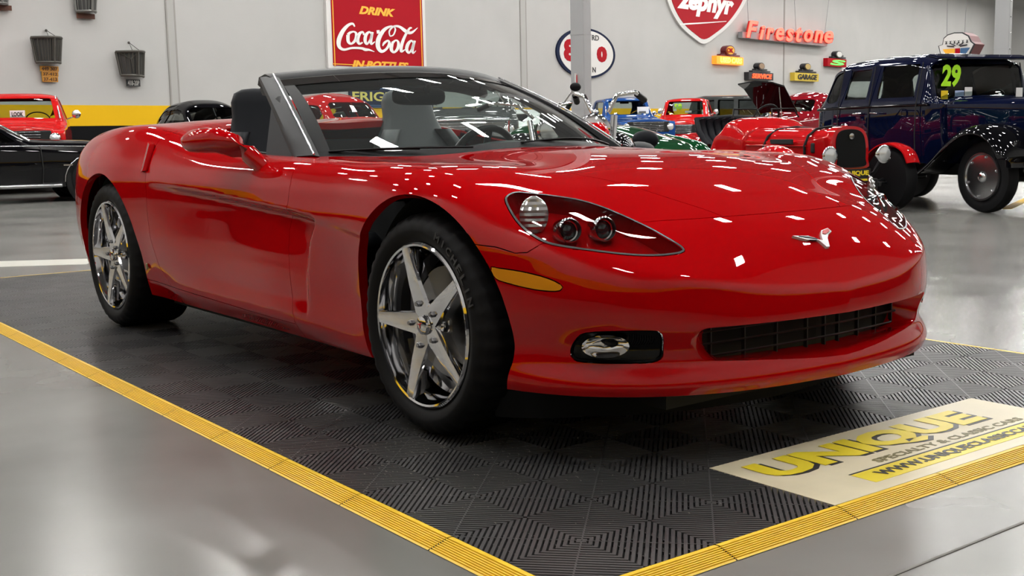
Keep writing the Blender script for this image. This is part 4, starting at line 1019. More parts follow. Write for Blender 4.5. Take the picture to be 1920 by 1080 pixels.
stepsign('stepped_neon_sign','red stepped sign with black steps half hidden behind the antique sedan roof',1552,1587,110,125,1573.5,102,6.5,SR,SK,SW,'S',mat('lit_green',(.1,.9,.1),.4,emit=(.1,1,.1),es=1.5),True)
# crest sign hanging free
C0=atd(1790,79,24.); e=empty('crest_sign','white winged crest sign hung on thin cables above the antique sedan','sign',(C0.x,C0.y,C0.z))
fn_=Vector((CAMP.x-C0.x,CAMP.y-C0.y,0)).normalized(); fr_=Matrix.Rotation(-.45,3,'Z')@fn_; ri=Vector((0,0,1)).cross(fr_)
PXM=24./FPX
def cp(poly,o0,o1,sx=1.12): 
    n=len(poly); mb=MB(); f=lambda u,v,o: ri*((u-1790)*PXM*sx)+Vector((0,0,-(v-79)*PXM))+fr_*o
    return mb.add([f(u,v,o0) for u,v in poly]+[f(u,v,o1) for u,v in poly],[tuple(range(n)),tuple(range(n,2*n))[::-1]]+[(i,i+n,(i+1)%n+n,(i+1)%n) for i in range(n)])
crest=[(1762,84),(1769,82),(1771,70),(1778,64),(1790,61),(1804,62),(1815,69),(1820,80),(1826,85),(1816,106),(1803,116),(1790,122),(1778,117),(1768,108)]
build('box_body',cp([(u,v) for u,v in crest],-.42,0),MRN,e,0); build('crest_face',cp(crest,0,.02),SK,e,0)
build('crest_face',cp([(1790+(u-1790)*.93,92+(v-92)*.93) for u,v in crest],.02,.03),SW,e,0)
build('crest_yellow_field',cp([(1771,91),(1792,91),(1792,104),(1779,104)],.03,.045),SY,e,0); build('crest_red_field',cp([(1793,91),(1801,91),(1801,104),(1793,104)],.03,.045),SR,e,0); build('crest_blue_field',cp([(1802,91),(1818,91),(1810,104),(1802,104)],.03,.045),SB,e,0)
for k in range(6):
    u=1777+k*7.2; mb=MB(); f=lambda u,v,o: ri*((u-1790)*PXM*1.12)+Vector((0,0,-(v-79)*PXM))+fr_*o
    mb.add([f(u-2,82,.045),f(u,77,.045),f(u+2,82,.045),f(u+2.6,76,.045),f(u,79,.045),f(u-2.6,76,.045)],[(0,1,2),(5,4,1),(1,4,3)]); build('bird_mark',mb,SK,e,0,False)
for k in range(5):
    a=math.radians(150-k*30); mb=MB(); mb.tube([f(1796+6*math.cos(a),90-5*math.sin(a),.045),f(1796+20*math.cos(a),90-9*math.sin(a),.045)],.012,4); build('wing_mark',mb,SK,e,0)
for u,t in((1772,1762),(1803,1815)):
    mb=MB(); mb.tube([f(u,64,-.1),f(t,64-(CEIL-C0.z)/PXM+60,-.1)],.008,4); build('cable',mb,mat('cable_grey',(.2,.2,.2),.6),e,0)
# old car grilles with number plates
def wallgrille(label,TL,TR,BR,BL,nslat,gl,cross=False,back=True,hook=None):
    e=sign('wall_grille',label,TL[0],TL[1],cat='grille',group=None)
    q=[np.array(wpx(*p,.12)) for p in(TL,TR,BR,BL)]
    def P(a,b_): # a across 0..1, b down 0..1
        t=q[0]*(1-a)*(1-b_)+q[1]*a*(1-b_)+q[2]*a*b_+q[3]*(1-a)*b_
        bul=.10+.30*math.sin(PI*min(max(a,0),1))**.8*(1-.25*b_)
        return wallp(t[0],t[1],bul)
    mb=MB(); N8=12
    for b_ in (0,1): mb.tube([P(a,b_) for a in np.linspace(0,1,N8)],.03,6)
    for a in (0,1): mb.tube([P(a,b_) for b_ in np.linspace(0,1,6)],.024,6)
    mb.tube([P(.52,b_) for b_ in np.linspace(0,1,6)],.03,6)
    build('grille_frame',mb,gl,e,40)
    for k in range(nslat):
        a=(k+.5)/nslat; mb=MB(); mb.tube([P(a,b_) for b_ in np.linspace(.02,.98,5)],.011,4); build('slat',mb,gl,e,0)
    if cross:
        mb=MB(); mb.tube([P(.05,.02),P(.3,.35),P(.35,.98)],.014,4); mb.tube([P(.6,.02),P(.3,.3)],.012,4); mb.tube([P(.7,.02),P(1,.3)],.012,4); build('brace',mb,gl,e,0)
    if back:
        mb=MB(); mb.loft([[P(a,b_)-WN*.05 for a in np.linspace(0,1,9)] for b_ in np.linspace(0,1,4)],close=False); build('mesh_backing',mb,glassmat('grille_mesh',(.30,.30,.30)) if False else mat('mesh_backing_grey',(.07,.07,.068),.6,.3),e,40,False)
    if hook:
        s,z=wpx(*hook,.05); mb=MB(); mb.tube([P(.35,0),wallp(s,z,.05),P(.62,0)],.008,4); mb.ball(wallp(s,z,.04),.03,6,4); build('hanging_wire',mb,STL,e,0)
    return e
wallgrille('dark slatted vintage grille hanging above three stacked orange plates',(59,70),(116,72),(114,118),(69,117),14,STL,hook=(87,57))
wallgrille('dark mesh vintage grille with curved ribs hanging above a black number plate',(218,97),(271,98),(270,144),(228,141),10,STL,cross=True,hook=(242,80))
wallgrille('vintage grille at the very top of the wall above a rusty plate',(137,-30),(182,-28),(180,23),(144,21),9,mat('grille_dull_silver',(.2,.2,.19),.5,.7))
wallgrille('vintage grille cut by the top left corner of the picture',(-40,-40),(18,-38),(14,8),(-28,6),9,mat('grille_dull_silver',(.2,.2,.19),.5,.7))
def plate(label,u0,v0,u1,v1,m,txt,mt):
    e=sign('number_plate',label,u0,v0,cat='number plate'); build('plate_sheet',wrect(u0,v0,u1,v1,.06,.09),m,e,0)
    if txt: wtext('plate_number',txt,u0+2,v0+1.6,u1-2,v1-1.6,.095,mt,e,.02)
DBR=mat('plate_brown_print',(.10,.04,.01),.6)
plate('top orange number plate of the stack of three',76,124,110,134,ORP,'449 307',DBR); plate('middle orange number plate of the stack of three',79,134.4,109.5,143.4,ORP,'37-412',DBR); plate('lowest orange number plate of the stack of three',80,143.8,109,153.5,ORP,'37-413',DBR)
plate('small black number plate with pale digits below the mesh grille',238,149,263,162,SK,'418-20P',mat('plate_pale',(.5,.5,.48),.6))
plate('rusty brown number plate under the top grille',145,25.5,178,35,RUST,None,None); plate('rusty brown number plate at the top left corner',-8,9.5,22,19,RUST,None,None)
# ---------------------------------------------------------------- background vehicles
def smooth_st(st,n,sig):
    st=sorted(st,key=lambda a:-a[0]); A=np.array([a for a in st],float); x=np.linspace(A[0,0],A[-1,0],n)
    xf_=np.linspace(A[0,0],A[-1,0],1200); out=[x]
    for k in range(1,7):
        y=np.interp(-xf_,-A[:,0],A[:,k]); dx=abs(xf_[1]-xf_[0]); r=max(1,int(3*sig/dx)); kern=np.exp(-.5*(np.arange(-r,r+1)*dx/sig)**2); kern/=kern.sum()
        y=np.convolve(np.pad(y,r,mode='edge'),kern,mode='valid'); out.append(np.interp(-x,-xf_,y))
    return np.stack(out,1)
def shell_grid(st,n=90,sig=.03,rr=.10,bul=.03):
    S_=smooth_st(st,n,sig); G=[]
    for x,zs,zb,zr,ws,wb,wr in S_:
        row=[]
        for t in np.linspace(0,1,10,endpoint=False):
            z=zs+(zb-zs)*t; w=ws+(wb-ws)*t+bul*math.sin(PI*t); row.append((x,w,z))
        h=zr-zb; r=min(rr,h*.9)
        wtop=wr
        for t in np.linspace(0,1,12,endpoint=False): row.append((x,wb+(wtop-wb)*t,zb+(h-r)*t))
        for t in np.linspace(0,1,14):
            a=t*PI/2; row.append((x,wtop*(math.cos(a)**.75 if t<1 else 0),zb+(h-r)+r*math.sin(a)))
        row[-1]=(x,0,zr); G.append(row)
    G=np.array(G); first=G[0].copy(); last=G[-1].copy()
    def capc(R,dx,k): 
        C=R.copy(); C[:,0]+=dx; C[:,1]*=k; C[:,2]=R[0,2]+(R[:,2]-R[0,2])*(.5+.5*k)+ (1-k)*.5*(R[-1,2]-R[0,2])*.3; return C
    G=np.concatenate([[capc(first,.02,.0)],[capc(first,.02,.6)],[capc(first,.015,.94)],G,[capc(last,-.015,.94)],[capc(last,-.02,.6)],[capc(last,-.02,.0)]])
    G[:,-1,1]=0
    du=np.gradient(G,axis=0);dv=np.gradient(G,axis=1); N=np.cross(du,dv); N/=np.linalg.norm(N,axis=2,keepdims=True)+1e-9
    return G,N
def window_shell(root,G,N,mbody,sides=(),front=None,rear=None,gl=GLS,name='body',label=None,fr=(0,0),rrn=(0,0),split=()):
    s=Shell(G,N)
    sd=[smoothpoly(p,3) if len(p)>5 else np.array(p) for p in sides]
    fs=[(lambda P:(lambda V:np.where(V[:,1]>.25,polysdf(P,V[:,0],V[:,2]),1)))(P) for P in sd]
    for P,f in zip(sd,fs): s.cut(f,lambda V:V[:,1]>.25)
    ff=lambda V:polysdf(front,V[:,1],V[:,2]); fr_=lambda V:polysdf(rear,V[:,1],V[:,2])
    if front is not None: s.cut(ff,lambda V:(V[:,0]<fr[1])&(V[:,0]>fr[0]))
    if rear is not None: s.cut(fr_,lambda V:(V[:,0]<rrn[1])&(V[:,0]>rrn[0]))
    c=s.centroids(); used=np.zeros(len(c),bool); parts=[]
    if front is not None: m=(ff(c)<0)&(c[:,0]<fr[1])&(c[:,0]>fr[0]); parts.append(('windshield',m,0)); used|=m
    if rear is not None: m=(fr_(c)<0)&(c[:,0]<rrn[1])&(c[:,0]>rrn[0])&~used; parts.append(('rear_window',m,0)); used|=m
    for f in fs:
        m=(f(c)<0)&(c[:,1]>.25)&~used; used|=m
        parts.append(('side_window',m,-1)); parts.append(('side_window',m,1))
    b_=shellobj(name,s.take(~used,flange=.025,gap=0),mbody,root,label)
    for nm,m,sdd in parts:
        if m.any(): shellobj(nm,s.take(m,sdd,flange=0,gap=0,off=-.012),gl,root)
    return b_
WCACHE={}
def simple_wheel(root,x,y,R,w,mrim,rimr,mcap=CHR,cap=.05,white=None,ring=None):
    key=(R,w,mrim.name,rimr,cap,bool(white),ring)
    if key not in WCACHE:
        mb=MB(); mb.lathe([(rimr,.01),(rimr+.01,0),(R-.05,-.012),(R-.015,0),(R,.03),(R,w-.03),(R-.015,w),(rimr,w)],n=36)
        t=build('wheel',mb,RUB,None,40)
        mb=MB(); mb.lathe([(rimr+.004,.004),(rimr-.012,.0),(rimr-.02,.02),(rimr*.72,.05),(rimr*.5,.03),(.06,.02),(.001,.02)],n=36); build('rim',mb,mrim,t,40)
        mb=MB(); mb.lathe([(.001,-.03),(cap*.7,-.028),(cap,-.012),(cap*1.05,.02)],n=24); build('hub_cap',mb,mcap,t,50)
        if ring: mb=MB(); mb.lathe([(ring-.02,-.006),(ring-.012,-.020),(ring+.006,-.022),(ring+.010,-.004)],n=40); build('trim_ring',mb,CHR2,t,50)
        WCACHE[key]=(t,[False])
    t,used=WCACHE[key]
    if not used[0]: o=t; used[0]=True; o.parent=root
    else: o=copy_tree(t); o.parent=root
    o.location=(x,y,R); o.rotation_euler=(0,0,0 if y<0 else PI); return o
def strip_fender(root,path,y0,y1,m,crown=.04,th=.02,name='fender',skirt=.05):
    """sweeping wing: path of (x,z), spans y0(inner)..y1(outer)"""
    P=smooth_path(path,6); R_=[]
    for i,(x,z) in enumerate(P):
        a=P[max(i-1,0)];b_=P[min(i+1,len(P)-1)]; t=np.array([b_[0]-a[0],b_[1]-a[1]]); t/=np.hypot(*t)+1e-9; n=np.array([-t[1],t[0]]); 
        if n[1]<0 and abs(n[1])>.2: n=-n
        ring=[]
        K=7
        for k in range(K):
            u=k/(K-1); y=y0+(y1-y0)*u; c_=crown*math.sin(PI*(.15+.85*u)) - (skirt if u==1 else 0)
            ring.append((x+n[0]*c_,y,z+n[1]*c_))
        for k in range(K)[::-1]:
            u=k/(K-1); y=y0+(y1-y0)*u; c_=crown*math.sin(PI*(.15+.85*u))-th- (skirt if u==1 else 0)
            ring.append((x+n[0]*c_,y,z+n[1]*c_))
        R_.append(ring)
    mb=MB(); mb.loft(R_); return build(name,mb,m,root,50)
def smooth_path(P,n=6):
    P=np.asarray(P,float); out=[]
    for i in range(len(P)-1):
        p0=P[max(i-1,0)];p1=P[i];p2=P[i+1];p3=P[min(i+2,len(P)-1)]
        for k in range(n):
            t=k/n; out.append(.5*((2*p1)+(-p0+p2)*t+(2*p0-5*p1+4*p2-p3)*t*t+(-p0+3*p1-3*p2+p3)*t**3))
    out.append(P[-1]); return np.array(out)
def pod(root,sts,m,name='fender',y0=0,n=20):
    """bulging wing: stations (x, zc, half height, half width, yc)"""
    A=np.array(sts,float); x=np.linspace(A[0,0],A[-1,0],26); R_=[]
    ii=np.argsort(A[:,0])
    for xx in x:
        zc,hh,hw,yc=[float(np.interp(xx,A[ii,0],A[ii,k])) for k in(1,2,3,4)]
        R_.append([(xx,yc+hw*math.copysign(abs(math.cos(a))**.7,math.cos(a)),zc+hh*math.copysign(abs(math.sin(a))**.8,math.sin(a))) for a in np.linspace(0,2*PI,n,endpoint=False)])
    mb=MB(); mb.loft(R_); return build(name,mb,m,root,60)
def lampround(root,x,y,z,r,m=CHR,ml=None,name='headlight',depth=.08):
    mb=MB(); mb.lathe([(.001,-depth),(r*.6,-depth*.9),(r,-.01),(r*1.06,0),(r*.94,.012)],c=(x,y,z),axis='x',n=24); o=build(name,mb,m,root,50)
    mb=MB(); mb.lathe([(r*.94,.006),(r*.6,.022),(.001,.03)],c=(x,y,z),axis='x',n=24); build('lens',mb,ml or mat('lamp_lens',(.7,.72,.72),.08,.5,coat=1),o,50); return o
def bar(root,name,pts,r,m,n=8): mb=MB(); mb.tube(pts,r,n); return build(name,mb,m,root,60)
def boxp(root,name,c,d,m,bev=.01,rot=None): mb=MB(); mb.box(c,d,rot,bev); return build(name,mb,m,root,30)
def steer(root,x,y,z,r=.19,tilt=.5):
    mb=MB(); c0=Vector((x,y,z)); ax=Vector((-math.cos(tilt),0,math.sin(tilt))); e1=Vector((0,1,0)); e2=ax.cross(e1)
    mb.tube([c0+e1*r*math.cos(a)+e2*r*math.sin(a) for a in np.linspace(0,2*PI,25)],.012,6,False); mb.tube([c0-e1*r,c0+e1*r],.01,5); mb.tube([c0,c0-ax*.5],.015,5); return build('steering_wheel',mb,BLK,root,60)
def vehicle(name,label,cat,u,D,ref,hd,z=FLOORZ):
    """root placed so that local point ref=(x,y) is seen at picture column u at depth D"""
    P=atd(u,250,D); h=math.radians(hd); c_,s_=math.cos(h),math.sin(h)
    return empty(name,label,cat,(P.x-(c_*ref[0]-s_*ref[1]),P.y-(s_*ref[0]+c_*ref[1]),z),h)
def lpaint(n,c): return mat(n,c,.5,0,1,spec=.0,coatr=.02)
NAV=lpaint('navy_paint',(.002,.004,.020)); PBK=mat('black_paint',(.003,.003,.004),.5,0,.7,spec=0); PRD=lpaint('red_paint',(.42,.006,.008)); PRD2=lpaint('bright_red_paint',(.5,.012,.012)); MRP=lpaint('maroon_paint',(.20,.006,.012)); BLU=lpaint('blue_paint',(.015,.06,.22)); GRN=lpaint('green_paint',(.004,.045,.014)); GRY=lpaint('grey_paint',(.05,.055,.055)); WHT=lpaint('white_paint',(.65,.70,.68)); SIL=lpaint('silver_paint',(.20,.21,.21))
SGL=glassmat('side_glass',(.72,.78,.76)); LIME=mat('lime_paint_marker',(.45,.9,.02),.6); STW=mat('paper_white',(.8,.8,.8),.6); STY=mat('sticker_yellow',(.85,.6,.02),.6)
INT=mat('interior_dark',(.02,.02,.02),.9)
# ---- antique sedan -----------------------------------------------------------
fa=atz(1840,399,FLOORZ)
R=empty('antique_sedan','dark blue antique sedan with black wings and lime 29 on its windshield','car',(fa.x,fa.y,FLOORZ),math.radians(-16)); 
R.location=Vector((fa.x,fa.y,FLOORZ))-Matrix.Rotation(math.radians(-16),3,'Z')@Vector((0,-.70,0))
st=[(-.66,.50,1.10,1.18,.60,.66,.60),(-.80,.48,1.12,1.22,.66,.70,.62),(-.88,.48,1.12,1.60,.68,.71,.64),(-1.2,.48,1.12,1.665,.70,.73,.62),(-1.8,.48,1.12,1.68,.72,.74,.62),(-2.4,.48,1.12,1.66,.72,.73,.60),(-2.62,.48,1.12,1.60,.71,.71,.56),(-2.74,.50,1.10,1.45,.68,.68,.50),(-2.79,.52,1.05,1.2,.64,.64,.45)]
G,N=shell_grid(st,110,.022,.13,.015)
sw=[[(-2.60,1.19),(-2.60,1.40),(-2.54,1.49),(-2.38,1.52),(-2.36,1.50),(-2.36,1.19)],[(-2.22,1.19),(-2.22,1.52),(-1.82,1.53),(-1.82,1.19)],[(-1.64,1.19),(-1.64,1.54),(-1.04,1.54),(-1.04,1.19)]]
ws_=[(-.60,1.15),(-.60,1.50),(-.56,1.53),(.56,1.53),(.60,1.50),(.60,1.15)]
rw_=[(-.26,1.24),(-.26,1.44),(.26,1.44),(.26,1.24)]
body=window_shell(R,G,N,NAV,sw,ws_,rw_,SGL,fr=(-.92,-.70),rrn=(-2.9,-2.60))
# mouldings, roof visor, door lines, handles
for sd in(-1,1):
    bar(R,'belt_moulding',[(-.80,.715*sd,1.10),(-1.2,.745*sd,1.10),(-1.9,.752*sd,1.10),(-2.4,.745*sd,1.10),(-2.76,.69*sd,1.09)],.014,PBK)
    for x in(-1.73,-.95,-2.29):
        bar(R,'door_gap',[(x,.745*sd,.50),(x,.757*sd,.8),(x,.752*sd,1.08),(x,.712*sd,1.3),(x,.66*sd,1.55)],.006,DRK)
    for x in(-1.63,-1.83): bar(R,'door_handle',[(x,.76*sd,1.03),(x,.80*sd,1.03),(x+(-.11 if x<-1.7 else .11),.80*sd,1.025)],.012,CHR)
boxp(R,'roof_visor',(-.84,0,1.60),(.16,1.26,.03),NAV,.01,Matrix.Rotation(.25,3,'Y'))
# bonnet
st=[(.52,.48,1.06,1.13,.26,.30,.25),(.0,.48,1.08,1.15,.36,.40,.34),(-.66,.48,1.10,1.18,.56,.62,.54)]
G,N=shell_grid(st,40,.02,.10,.01); hb=window_shell(R,G,N,NAV,name='engine_bonnet')
for k in range(14):
    for sd in(-1,1): x=-.02-.035*k; boxp(R,'louvre',(x,(.385+.012*k)*sd,.95),(.012,.02,.20),NAV,.004)
boxp(R,'radiator_shell',(.54,0,.83),(.06,.58,.62),CHR,.03); boxp(R,'radiator_core',(.576,0,.81),(.01,.48,.50),DRK,.0)
for sd in(-1,1):
    P_=[(.44,.46),(.40,.62),(.26,.78),(.05,.855),(-.18,.82),(-.42,.68),(-.62,.52),(-.82,.40),(-1.02,.355)]
    strip_fender(R,P_,.42*sd,.88*sd,PBK,.035,.02)
    boxp(R,'running_board',(-1.55,.70*sd,.335),(1.15,.30,.04),PBK,.01); bar(R,'running_board_trim',[(-1.0,.86*sd,.345),(-2.1,.86*sd,.345)],.012,CHR2)
    P_=[(-1.98,.345),(-2.07,.52),(-2.22,.70),(-2.42,.81),(-2.66,.80),(-2.88,.68),(-3.0,.50)]
    strip_fender(R,P_,.60*sd,.88*sd,PBK,.035,.02)
    lampround(R,.50,.46*sd,.86,.12)
    for x in(0,-2.55):
        w_=simple_wheel(R,x,.70*sd+(.0),.362,.13,NAV,.235,CHR,.055,ring=.235)
        if sd<0 and x==0:
            for k in range(6): 
                a=k*PI/3+.3; mb=MB(); mb.ball((.20*math.cos(a),-.012,.20*math.sin(a)),.014,8,5); build('rim_bolt',mb,CHR2,w_)
boxp(R,'chassis',(-1.2,0,.42),(3.1,.8,.14),DRK); boxp(R,'axle',(0,0,.33),(.07,1.2,.07),DRK); boxp(R,'axle',(-2.55,0,.36),(.1,1.2,.1),DRK); boxp(R,'seat',(-1.5,0,.9),(.18,1.2,.5),INT,.05); boxp(R,'seat',(-2.4,0,.9),(.18,1.2,.5),mat('seat_brown',(.05,.03,.02),.9),.05)
for z in(.44,.50): bar(R,'bumper_bar',[(.66,-.82,z),(.74,-.5,z),(.76,0,z),(.74,.5,z),(.66,.82,z)],.022,CHR)
boxp(R,'bumper_clamp',(.70,-.32,.47),(.06,.05,.12),CHR); boxp(R,'bumper_clamp',(.70,.32,.47),(.06,.05,.12),CHR)
steer(R,-1.12,.36,1.13,.2,.9)
def ontext(par,s,loc,h_,w_,m,fwd=(1,0,0),bold=.04,depth=.002,shear=0,name='lettering'):
    f=Vector(fwd).normalized(); r=Vector((0,0,1)).cross(f).normalized(); return text(name,s,h_,w_,loc,r,f.cross(r),m,par,depth,bold,shear)
ontext(R,'29',(-.80,-.42,1.40),.235,.26,LIME,name='windshield_number',shear=.1)
boxp(R,'sticker',(-.802,-.50,1.20),(.003,.09,.09),STY,0); boxp(R,'sticker',(-.802,-.30,1.215),(.003,.12,.06),mat('sticker_blue_white',(.4,.5,.75),.6),0); boxp(R,'sticker',(-.802,-.18,1.21),(.003,.10,.14),STW,0); boxp(R,'sticker',(-.78,.50,1.20),(.003,.09,.14),STW,0)
# ---- red roadster --------------------------------------------------------------
fa=atz(1655,395,FLOORZ); hd=math.radians(-14)
R=empty('vintage_roadster','red open vintage roadster with strapped bonnet, chrome lamps and cycle wings','car',(0,0,FLOORZ),hd)
R.location=Vector((fa.x,fa.y,FLOORZ))-Matrix.Rotation(hd,3,'Z')@Vector((0,.66,0))
st=[(.18,.50,.78,.86,.22,.27,.22),(.0,.42,.74,.87,.28,.32,.27),(-.5,.36,.74,.885,.34,.38,.33),(-.95,.34,.76,.90,.40,.44,.40)]
G,N=shell_grid(st,40,.02,.12,.01); window_shell(R,G,N,PRD,name='engine_bonnet')
st=[(-.95,.30,.76,.90,.42,.46,.42),(-1.1,.28,.80,1.0,.46,.52,.46),(-1.3,.28,.82,1.02,.50,.55,.46),(-1.36,.28,.80,.86,.52,.55,.50),(-1.42,.28,.66,.70,.52,.55,.50),(-1.75,.28,.62,.66,.52,.55,.50),(-1.85,.28,.74,.80,.52,.55,.50),(-2.3,.30,.78,.86,.50,.54,.44),(-2.8,.34,.70,.78,.40,.44,.34),(-3.2,.40,.60,.66,.22,.26,.18)]
G,N=shell_grid(st,90,.03,.10,.02); window_shell(R,G,N,PRD,name='body_tub')
boxp(R,'cockpit_floor',(-1.58,0,.67),(.42,.86,.02),INT)
# seat: pleated
mb=MB(); 
for k in range(9):
    y=-.40+.1*k; mb.tube([(-1.62,y,.66),(-1.80,y,.80),(-1.86,y,.96),(-1.84,y,.985),(-1.90,y,.97)],.052,8)
build('pleated_seat',mb,VIN,R,50); bar(R,'seat_roll',[(-1.60,-.47,.70),(-1.78,-.48,.86),(-1.86,-.46,1.0),(-1.87,0,1.02),(-1.86,.46,1.0),(-1.78,.48,.86),(-1.60,.47,.70)],.035,VIN)
# radiator: rounded red surround with black mesh
out=smoothpoly([(-.19,.47),(-.215,.56),(-.225,.72),(-.19,.835),(-.09,.885),(.09,.885),(.19,.835),(.225,.72),(.215,.56),(.19,.47)],4); inn=np.array([(a*.80,.49+(b_-.47)*.88+.0) for a,b_ in out])
mb=MB(); mb.prism([tuple(p) for p in out],.14,lambda a,b_,c_:(.16+c_-.10*(b_-.4),a,b_)); build('radiator_surround',mb,PRD,R,30)
mb=MB(); mb.prism([tuple(p) for p in inn],.02,lambda a,b_,c_:(.295+c_-.10*(b_-.4),a,b_)); rg=build('radiator_mesh',mb,mat('radiator_mesh_black',(.006,.006,.006),.7,spec=.1),R,0)
mb=MB(); mb.lathe([(.026,0),(.030,.006),(.024,.008)],c=(.285,0,.79),axis='x',n=20); build('radiator_badge',mb,CHR2,R); mb=MB(); mb.lathe([(.03,0),(.035,.012),(.02,.03),(.001,.032)],c=(.17,0,.885),axis='z',n=16); build('radiator_cap',mb,CHR,R)
for x in(-.02,-.62):
    w=.33 if x>-.3 else .40
    bar(R,'bonnet_strap',[(x,-w-.005,.45),(x,-w-.012,.70),(x,-w*.9,.80),(x,-w*.6,.868),(x,0,.893),(x,w*.6,.868),(x,w*.9,.80),(x,w+.012,.70),(x,w+.005,.45)],.014,BLK)
    for sd in(-1,1): boxp(R,'strap_buckle',(x,(w+.02)*sd,.56),(.05,.02,.07),CHR2)
for sd in(-1,1):
    boxp(R,'bonnet_vent',(-.36,.375*sd,.745),(.38,.02,.05),DRK,.004); bar(R,'bonnet_rib',[(.0,.335*sd,.70),(-.9,.45*sd,.71)],.008,PRD)
    boxp(R,'side_vent',(.06,.30*sd,.68),(.05,.03,.10),DRK)
    lampround(R,.38,.335*sd,.605,.088,CHR); bar(R,'lamp_bracket',[(.36,.33*sd,.54),(.30,.28*sd,.42),(.22,.22*sd,.38)],.016,BLK)
    P_=[(.34,.50),(.26,.62),(.10,.685),(-.08,.68),(-.24,.60),(-.32,.50)]; strip_fender(R,P_,.66*sd,.86*sd,PRD,.025,.014,skirt=.02)
    P_=[(-2.2,.52),(-2.35,.68),(-2.6,.745),(-2.85,.68),(-2.98,.52)]; strip_fender(R,P_,.55*sd,.80*sd,PRD,.03,.014,skirt=.02)
    bar(R,'wing_stay',[(0,.70*sd,.66),(0,.55*sd,.45),(0,.5*sd,.33)],.012,BLK)
    for x in(0,-2.6): w_=simple_wheel(R,x,.84*sd,.325,.15,BLK,.225,CHR2,.05)
    # aero screens
    bar(R,'screen_frame',[(-1.16,.08*sd,1.02),(-1.20,.10*sd,1.10),(-1.20,.40*sd,1.10),(-1.16,.44*sd,1.0)],.010,BLK)
    mb=MB(); mb.loft([[(-1.16,.09*sd,1.02),(-1.16,.43*sd,1.0)],[(-1.20,.10*sd,1.10),(-1.20,.40*sd,1.10)]],close=False); build('aero_screen',mb,GLS,R,0,False)
bar(R,'front_axle',[(0,-.66,.32),(.05,-.35,.24),(.05,.35,.24),(0,.66,.32)],.03,BLK); bar(R,'rear_axle',[(-2.6,-.66,.32),(-2.6,.66,.32)],.04,BLK)
bar(R,'steering_link',[(.12,-.6,.30),(.12,.6,.30)],.015,BLK); boxp(R,'spring_pack',(.0,.36,.30),(.6,.05,.05),DRK); boxp(R,'spring_pack',(.0,-.36,.30),(.6,.05,.05),DRK); boxp(R,'frame_rail',(-1.2,.3,.30),(3.0,.07,.12),DRK); boxp(R,'frame_rail',(-1.2,-.3,.30),(3.0,.07,.12),DRK)
steer(R,-1.45,.2,1.0,.17,.5)
p_=boxp(R,'number_plate',(.36,.0,.40),(.012,.36,.13),SK,0); ontext(R,'UNIQUE',(.368,.0,.42),.055,.31,mat('print_yellow2',(.85,.65,.03),.4),name='plate_lettering'); boxp(R,'plate_bar',(.368,.06,.355),(.003,.20,.02),mat('print_yellow2',(.85,.65,.03),.4),0)
# ---- black coupe at the left ----------------------------------------------------
R=vehicle('black_coupe','black classic coupe with chrome sill and windshield trim at the left edge','car',168,17.6,(0,-.85),82)
st=[(.85,.36,.62,.74,.80,.84,.60),(.60,.28,.70,.84,.84,.88,.70),(.0,.24,.74,.92,.86,.90,.70),(-.6,.22,.78,.94,.86,.90,.70),(-.85,.22,.80,.96,.87,.90,.68),(-1.50,.22,.84,1.32,.88,.90,.58),(-2.1,.22,.84,1.35,.88,.90,.58),(-2.7,.24,.84,1.20,.88,.90,.60),(-3.2,.28,.84,.98,.86,.88,.66),(-3.7,.34,.80,.92,.80,.84,.62)]
G,N=shell_grid(st,90,.05,.10,.03)
sh_=window_shell(R,G,N,PBK,[[(-1.02,.90),(-1.42,1.20),(-1.55,1.25),(-2.1,1.27),(-2.16,.90)]],[(-.50,.98),(-.46,1.25),(.46,1.25),(.50,.98)],None,SGL,fr=(-1.55,-.80))
for sd in(-1,1):
    bar(R,'pillar_trim',[(-.86,.84*sd,.92),(-1.18,.74*sd,1.12),(-1.48,.63*sd,1.30),(-1.8,.60*sd,1.335)],.018,CHR); bar(R,'sill_trim',[(-.45,.895*sd,.25),(-2.4,.895*sd,.25)],.032,CHR2); bar(R,'belt_trim',[(.5,.90*sd,.80),(-.6,.925*sd,.84),(-3.2,.90*sd,.86)],.007,CHR2)
    bar(R,'door_gap',[(-.72,.90*sd,.26),(-.70,.935*sd,.5),(-.72,.93*sd,.8),(-.74,.90*sd,.84)],.007,DRK)
    bar(R,'arch_trim',[(.0+.40*math.cos(a),.905*sd,.30+.40*math.sin(a)) for a in np.linspace(0,PI,14)],.012,CHR2)
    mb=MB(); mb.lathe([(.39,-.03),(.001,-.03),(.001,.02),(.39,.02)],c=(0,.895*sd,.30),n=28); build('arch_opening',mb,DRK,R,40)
    for x in(0,-2.75): simple_wheel(R,x,.935*sd,.325,.2,PBK,.18,PBK)
    boxp(R,'fender_badge',(-.35,.935*sd,.55),(.13,.01,.02),CHR2,0)
